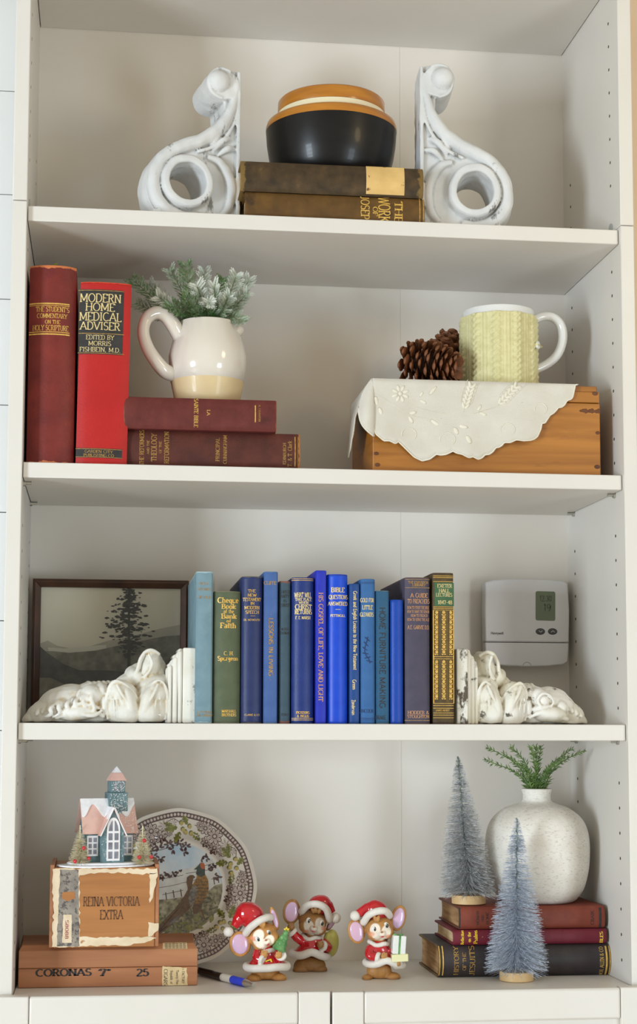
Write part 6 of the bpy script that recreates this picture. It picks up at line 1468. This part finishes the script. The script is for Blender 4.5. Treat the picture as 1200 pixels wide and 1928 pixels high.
# ---------------------------------------------------------------- three glazed Christmas mouse figurines
M['fur'] = mat('painted_bisque_fur', (236,236,236), (255,255,255), 160, rough=.5, bump=.35, bscale=330, stretch=(1, 1, .35), vcol=True)
M['redglaze'] = mat('red_glaze', (186,14,28), (200,20,34), 20, rough=.16, coat=.8)
M['whitefur'] = mat('white_bisque_trim', (224,216,206), (234,228,218), 60, rough=.55, bump=.5, bscale=420, stretch=(1, 1, .3))
M['earpink'] = mat('pink_lilac_ear', (222,176,194), (214,186,226), 40, rough=.22, coat=.5)
M['eyewhite'] = mat('white_eye_glaze', (238,236,230), rough=.15, coat=.6)
M['iris'] = mat('dark_eye', (34,34,38), rough=.1, coat=.8)
M['irisring'] = mat('grey_green_iris', (112,112,92), rough=.15, coat=.6)
M['noseb'] = mat('brown_nose', (176,108,58), rough=.3, coat=.5)
M['mouth'] = mat('red_mouth', (196,60,64), rough=.3, coat=.5)
M['whisk'] = mat('brown_whisker_line', (176,120,72), rough=.5)
M['beltblack'] = mat('black_glaze', (30,24,26), rough=.15, coat=.8)
M['buckle'] = mat('yellow_glaze', (232,196,40), (240,206,60), 30, rough=.25, coat=.6)
M['greenglaze'] = mat('green_glaze', (70,130,70), (110,164,96), 120, rough=.3, coat=.5)
M['giftwhite'] = mat('white_gift_glaze', (228,230,224), (236,238,232), 20, rough=.3, coat=.4)
M['giftcream'] = mat('cream_gift_glaze', (230,226,170), (238,234,184), 20, rough=.35, coat=.3)
M['sack'] = mat('yellow_green_sack', (196,192,98), (214,208,120), 40, rough=.35, coat=.4)
FUR, DARKFUR, CREAM, BLUSH = (186,134,72), (134,88,48), (236,222,204), (228,150,110)
def mouse(label, base, head, tilt, ears, hat, band, pom, torso, hem, feet, sleeves, hands, face, extras, tuft, buckle, tone=1.0, collar=None, belt=None, rise=0):
    """all positions are photograph pixels; a third number is pixels towards the viewer"""
    Y = GZ(base[0], base[1]-2, ZD).y + .012
    P = U(base[0], base[1], Y); s = 1/SC(P)
    root = thing('mouse_figurine', label, 'figurine', (P.x, Y, ZD+.0004)); o0 = Vector((P.x, Y, ZD+.0004))
    def q(x, y, d=0): p = U(x, y, Y) - o0; p.y -= d*s; return p
    def el(g, x, y, d, rx, ry, rd, a=0): g.ell(q(x, y, d), (rx*s, rd*s, ry*s), rot=(0, -R(a), 0), seg=20, rings=12); return g
    # ---- the animal itself: one continuous body
    g = G()
    hx, hy, hr, hv = head
    el(g, hx, hy, 0, hr, hv, hr*.92, tilt); 
    ct, st_ = math.cos(R(tilt)), math.sin(R(tilt))
    def hp_(u, v, d=0): return (hx + u*ct - v*st_, hy - u*st_ - v*ct, d)       # head space: u right, v up
    for sg in (-1, 1): el(g, *hp_(sg*hr*.42, -hv*.40, hr*.46), hr*.56, hv*.46, hr*.48, tilt)     # cheeks
    el(g, *hp_(0, -hv*.36, hr*.86), hr*.30, hv*.24, hr*.26, tilt)                                 # muzzle
    for (ex, ey, rx, ry, a, dd) in ears: el(g, ex, ey, dd, rx, ry, max(4.6, min(rx, ry)*.26), a)
    for x, y, d, rx, ry, rd, a in feet: el(g, x, y, d, rx, ry, rd, a)
    tx, ty, tr_, th = torso; el(g, tx, ty, 0, tr_*.9, th, tr_*.8); el(g, (tx+hx)/2, (ty+hy)/2, 0, hr*.5, abs(ty-hy)*.5, hr*.5)
    for x, y, d, r in hands:
        el(g, x, y, d, r, r*.95, r*.8)
        for k in (-1, 0, 1): el(g, x + k*r*.5, y - r*.75 + abs(k)*1.0, d + r*.45, r*.3, r*.55, r*.3, -k*14)
    for x, y, d, rx, ry, a in tuft: el(g, x, y, d, rx, ry, rx, a)
    for p in g.v: p.z = max(p.z, 0)
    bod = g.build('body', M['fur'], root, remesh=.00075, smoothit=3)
    lowest = min(v.co.z for v in bod.data.vertices)
    hc = q(hx, hy); fur, dk, cr, bl = (lin(tuple(c*tone for c in k)) for k in (FUR, DARKFUR, CREAM, BLUSH))
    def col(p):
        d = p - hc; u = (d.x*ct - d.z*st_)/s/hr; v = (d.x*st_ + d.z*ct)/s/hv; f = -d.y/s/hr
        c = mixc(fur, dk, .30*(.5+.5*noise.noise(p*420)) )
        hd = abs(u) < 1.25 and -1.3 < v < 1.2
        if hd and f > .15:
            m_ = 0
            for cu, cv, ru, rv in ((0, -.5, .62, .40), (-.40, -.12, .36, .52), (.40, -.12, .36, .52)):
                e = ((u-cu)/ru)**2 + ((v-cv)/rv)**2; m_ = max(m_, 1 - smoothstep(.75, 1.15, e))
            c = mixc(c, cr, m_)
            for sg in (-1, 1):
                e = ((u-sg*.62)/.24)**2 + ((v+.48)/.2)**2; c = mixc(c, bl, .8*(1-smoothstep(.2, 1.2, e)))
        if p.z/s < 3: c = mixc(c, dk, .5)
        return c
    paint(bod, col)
    # ---- face
    for u, v, k in face:
        x, y, _ = hp_(u*hr, v*hv); dd = hr*.80*math.sqrt(max(.05, 1-(u*.8)**2))
        e = el(G(), x, y, dd, 5.2*k, 6.4*k, 2.6, tilt).build('eye', M['eyewhite'], root)
        el(G(), x + 1.0, y + .3, dd + 1.1, 3.9*k, 4.9*k, 1.9, tilt).build('iris', M['irisring'], e)
        el(G(), x + 1.1, y + .4, dd + 1.7, 2.9*k, 3.8*k, 1.6, tilt).build('pupil', M['iris'], e)
        el(G(), x + .2, y - 1.7, dd + 3.0, .9*k, .9*k, .7).build('highlight', M['eyewhite'], e)
    x, y, _ = hp_(0, -.20*hv); el(G(), x, y, hr*1.08, 2.4, 1.8, 1.8, tilt).build('nose', M['noseb'], root)
    x, y, _ = hp_(0, -.56*hv); el(G(), x, y, hr*1.02, 3.2, 1.7, 1.6, tilt).build('mouth', M['mouth'], root)
    g = G()
    for sg in (-1, 1):
        for k in range(3):
            a = hp_(sg*hr*.50, -hv*(.36+.13*k)); b = hp_(sg*hr*.80, -hv*(.28+.19*k)); g.tube([q(a[0], a[1], hr*.90), q((a[0]+b[0])/2, (a[1]+b[1])/2, hr*.87), q(b[0], b[1], hr*.72)], .00022, 5)
    g.build('whiskers', M['whisk'], root)
    for (ex, ey, rx, ry, a, dd) in ears: el(G(), ex, ey, dd + max(4.6, min(rx, ry)*.26)*.62, rx*.74, ry*.78, max(3, min(rx, ry)*.16), a).build('inner_ear', M['earpink'], root)
    # ---- clothes
    g = G(); el(g, tx, ty, 1, tr_, th, tr_*.88)
    (h0x, h0y), (h1x, h1y), hh = hem
    hm = ((h0x+h1x)/2, (h0y+h1y)/2); hw = math.hypot(h1x-h0x, h1y-h0y)/2 - 1.5
    ca, cb = q(tx, ty - th*.1), q(hm[0], hm[1]-hh*.15); vs = []; fs = []; n = 32; K = 9; sl = math.tan(math.atan2(h1y-h0y, h1x-h0x))
    for i in range(K):
        t = i/(K-1); c = ca.lerp(cb, t); r = s*(tr_*.86 + (hw*.99 - tr_*.86)*t**.9)
        for j in range(n):
            a_ = 6.2832*j/n; x = r*math.cos(a_); fr_lift = max(0, rise)*s*t*math.exp(-(math.cos(a_)*2.6)**2)*(math.sin(a_) < 0)
            vs.append((c.x + x, c.y + r*.86*math.sin(a_), c.z - x*sl*t + fr_lift))
    for i in range(K-1):
        for j in range(n): fs.append((i*n+j, i*n+(j+1) % n, (i+1)*n+(j+1) % n, (i+1)*n+j))
    fs.append(list(range(n))); fs.append([(K-1)*n+j for j in range(n)][::-1]); g.add(vs, fs)
    for pts, r0, r1 in sleeves: g.tube(catmull([q(*p) for p in pts], 5), [s*(r0 + (r1-r0)*i/(5*(len(pts)-1))) for i in range(5*(len(pts)-1)+1)], 14)
    g.build('coat', M['redglaze'], root, remesh=.0009, smoothit=3)
    g = G(); ha = math.atan2(h1y-h0y, h1x-h0x); n = 40; ring = []
    for i in range(n):
        a = 6.2832*i/n; dx, dd = hw*math.cos(a), hw*.86*math.sin(a); wv = 1.3*math.sin(a*3 + .5) - (rise*math.exp(-(math.cos(a)*2.6)**2) if dd > 0 else 0)
        ring.append(q(hm[0] + dx*math.cos(ha), hm[1] + dx*math.sin(ha) + wv - (max(0, dd)*.06), dd))
    g.tube(ring, s*hh*.56, 12, closed=True)
    cx, cy, cr_ = collar; n = 24
    ring = [q(cx + cr_*math.cos(6.2832*i/n), cy + 1.5*math.sin(6.2832*i/n*4) + cr_*.22*math.sin(6.2832*i/n), cr_*.9*math.sin(6.2832*i/n)) for i in range(n)]
    g.tube(ring, s*4.6, 10, closed=True)
    for pts, r0, r1 in sleeves:
        a, b = Vector(pts[-2]), Vector(pts[-1]); d = (b-a).normalized(); c1_, c2_ = b - d*1.5, b + d*6
        g.tube([q(*c1_), q(*((c1_+c2_)/2)), q(*c2_)], [s*(r1+1.6), s*(r1+2.8), s*(r1+1.4)], 14)
    g.build('coat_trim', M['whitefur'], root, remesh=.0008, smoothit=2)
    if belt:
        bx_, by_, br_ = belt; n = 30
        G().tube([q(bx_ + br_*math.cos(6.2832*i/n), by_ + br_*.06*math.sin(6.2832*i/n), br_*.9*math.sin(6.2832*i/n)+1) for i in range(n)], s*2.6, 8, closed=True).build('belt', M['beltblack'], root)
    if buckle:
        x, y, w_, h_, a, d = buckle; b_ = G(); c, sn = math.cos(R(a)), math.sin(R(a))
        mm = Matrix.Translation(q(x, y, d)) @ Euler((0, -R(a), 0)).to_matrix().to_4x4()
        bo = b_.box((-w_*s, -1.6*s, -h_*s), (w_*s, 1.6*s, h_*s), 0, mm).build('buckle', M['buckle'], root, bevel=.0005)
        G().box((-w_*.5*s, -2.0*s, -h_*.5*s), (w_*.5*s, 0, h_*.5*s), 0, mm).build('buckle_centre', M['beltblack'], bo, bevel=.0003)
    # ---- hat
    g = G(); hatp = [q(*p[:3]) for p in hat]; cc = catmull(hatp, 5); rr_ = catmull([(p[3], 0, 0) for p in hat], 5)
    g.tube(cc, [s*p.x for p in rr_], 20)
    for i, p in enumerate(hat[:-1]): el(g, p[0], p[1], p[2], p[3], p[3], p[3])
    ht = g.build('hat', M['redglaze'], root, remesh=.0009, smoothit=3)
    g = G(); bp_ = [q(*p) for p in band]; g.tube(catmull(bp_, 6, closed=True), s*7.0, 12, closed=True, up=None)
    g.build('hat_trim', M['whitefur'], root, remesh=.0009, smoothit=2)
    el(G(), pom[0], pom[1], pom[2], pom[3], pom[3], pom[3]).build('pompom', M['whitefur'], root)
    extras(root, q, el, s)
    return root
# -- right: holds a stack of gifts
def gifts(root, q, el, s):
    def bx(nm, x, y, d, w_, h_, dd, m, a=0):
        mm = Matrix.Translation(q(x, y, d)) @ Euler((0, -R(a), 0)).to_matrix().to_4x4()
        return G().box((-w_*s, -dd*s, -h_*s), (w_*s, dd*s, h_*s), 0, mm).build(nm, M[m], root, bevel=.0009)
    bx('lower_gift', 747.5, 1799, 26, 15.5, 7, 11, 'giftcream', 2); gb_ = bx('upper_gift', 746.5, 1775, 26, 12.5, 17, 9, 'giftwhite', -4)
    mm = Matrix.Translation(q(746.5, 1775, 26)) @ Euler((0, R(4), 0)).to_matrix().to_4x4()
    G().box((-1.8*s, -9.6*s, -17.2*s), (1.8*s, 9.6*s, 17.4*s), 0, mm).build('ribbon', M['greenglaze'], gb_)
    g = G()
    for sg in (-1, 1): g.ell(q(745.5 + sg*5, 1757, 27), (5*s, 3*s, 2.6*s), rot=(0, R(-18*sg), 0), seg=12, rings=8)
    g.build('bow', M['greenglaze'], gb_)
mouse('mouse figurine in red coat holding a stack of white and cream gifts', (714, 1846), (714, 1747, 26, 24), 9,
      [(672, 1754, 17, 24, 14, -4), (751, 1729, 15, 25, -14, -4)],
      [(711, 1717, -4, 21), (706, 1712, -3, 18), (693, 1712, -3, 12), (681, 1717, -1, 9), (672, 1722, 0, 7)],
      [(685, 1736, 2), (692, 1721, 17), (708, 1713, 24), (724, 1714, 18), (733, 1724, 2), (724, 1720, -18), (706, 1722, -22), (690, 1730, -14)], (668.5, 1724, 2, 9.5),
      (714, 1787, 21, 21), ((688, 1813), (759, 1816), 12.5),
      [(690, 1840, 10, 10, 7, 13, 0), (714, 1828, 2, 24, 20, 16, 0), (738, 1838, 10, 15, 9, 13, 0), (716, 1838, 6, 16, 9, 10, 0), (688, 1843, 20, 8, 5, 7, 0), (738, 1842, 18, 10, 5, 8, 0)],
      [([(697, 1783, 8), (693, 1796, 18), (706, 1799, 24)], 9, 8), ([(733, 1786, 8), (742, 1806, 14), (744, 1811, 22)], 9, 8)],
      [(719, 1797, 28, 7), (745, 1811, 29, 5)], [(-.45, .10, .95), (.42, .22, .95)], gifts, [(703, 1727, 22, 3.2, 7, 15), (709, 1727, 23, 3.2, 7, -8)],
      (716, 1804, 5, 3.4, 0, 23.5), 1.05, (714, 1773, 18), (714, 1803, 22.5), rise=7)
# -- left: holds a little green tree, head tipped to the side
def tree_(root, q, el, s):
    g = G(); a, b = Vector((522, 1787)), Vector((538.5, 1748)); d = (b-a)
    pts = [a + d*t for t in (0, .1, .3, .34, .55, .6, .8, .84, 1)]; rads = [11, 14, 10.5, 12, 8, 9.5, 5, 6.5, 1.4]
    g.tube([q(p.x, p.y, 22) for p in pts], [r*s for r in rads], 14); t_ = g.build('held_tree', M['greenglaze'], root, remesh=.0008, smoothit=2, noiz=(.0006, 260))
    g = G()
    for k in range(5): aa = R(90+72*k); g.ell(q(537.5 + 3*math.cos(aa), 1748 - 3*math.sin(aa), 22), (2.6*s, 1.8*s, 2.0*s), rot=(0, -aa, 0), seg=10, rings=6)
    g.build('star', M['buckle'], t_)
mouse('mouse figurine with tipped head holding a small green tree', (502, 1848), (496, 1762, 27, 25), 27,
      [(452, 1777, 21, 24, 10, 0), (517, 1729, 6.5, 23, 17, 2)],
      [(474, 1725, -3, 24), (465, 1720, -1, 22), (452, 1730, 0, 14), (441, 1745, 1, 7)],
      [(463, 1757, 2), (470, 1744, 18), (487, 1730, 26), (503, 1725, 18), (508, 1728, 2), (494, 1728, -16), (478, 1738, -20), (466, 1750, -12)], (430, 1754, 3, 9.5),
      (502, 1796, 20, 20), ((463, 1821), (542, 1818), 13.5),
      [(478, 1842, 12, 15, 10, 14, 0), (523, 1841, 12, 16, 11, 14, 0), (500, 1834, 2, 28, 16, 16, 0), (478, 1846, 20, 12, 5, 8, 0), (524, 1846, 20, 12, 5, 8, 0)],
      [([(488, 1785, 8), (482, 1800, 18), (490, 1803, 24)], 9, 8.5), ([(518, 1790, 8), (527, 1800, 16), (527, 1797, 22)], 8, 8)],
      [(495, 1793, 27, 7.5), (522, 1795, 28, 7)], [(-.45, .10, 1.0), (.40, .16, .85)], tree_, [(488, 1736, 24, 4.5, 8, 30), (494, 1738, 24, 4, 7, -10)],
      (504, 1808, 6.5, 4.6, 18, 23.5), 1.15, (504, 1785, 17), (503, 1807, 22.5), rise=-2)
# -- middle, standing further back: arm raised, a yellow sack behind the shoulder
def sack_(root, q, el, s):
    g = G(); el(g, 625, 1776, -4, 14, 26, 14, -4); el(g, 618, 1768, 0, 9, 14, 10); g.build('sack', M['sack'], root, remesh=.0009, smoothit=3)
mouse('mouse figurine standing farther back with a raised arm and a yellow sack', (582, 1832), (589, 1737, 27, 24), -10,
      [(549.5, 1717, 17, 24, -8, -4), (626, 1737, 6, 19, -32, -6)],
      [(600, 1706, -4, 20), (607, 1703, -3, 18), (618, 1706, -3, 11), (627, 1719, -1, 6.5)],
      [(568, 1716, 2), (578, 1703, 17), (595, 1700, 25), (612, 1710, 20), (619, 1732, 4), (612, 1724, -16), (596, 1712, -22), (578, 1710, -14)], (632, 1728, 2, 10),
      (587, 1778, 23, 20), ((549, 1796), (618, 1800), 13.5),
      [(566, 1825, 8, 16, 10, 12, 0), (600, 1825, 8, 16, 10, 12, 0), (583, 1818, 3, 31, 18, 16, 0), (566, 1829, 14, 15, 5, 8, 0), (600, 1829, 14, 14, 5, 8, 0)],
      [([(570, 1772, 6), (558, 1764, 10), (551, 1756, 10)], 9, 8), ([(606, 1772, 6), (617, 1783, 12), (607, 1779, 20)], 9, 8)],
      [(547, 1744, 11, 7), (600, 1776, 26, 7)], [(-.42, .16, .95), (.50, .14, .9)], sack_, [(592, 1710, 24, 3.5, 7, 10), (599, 1712, 23, 3.5, 7, -20), (586, 1712, 24, 3, 6, 25)],
      (587, 1790, 6.5, 5, 0, 25), .92, (586, 1762, 17), (586, 1789, 24.5), rise=6)
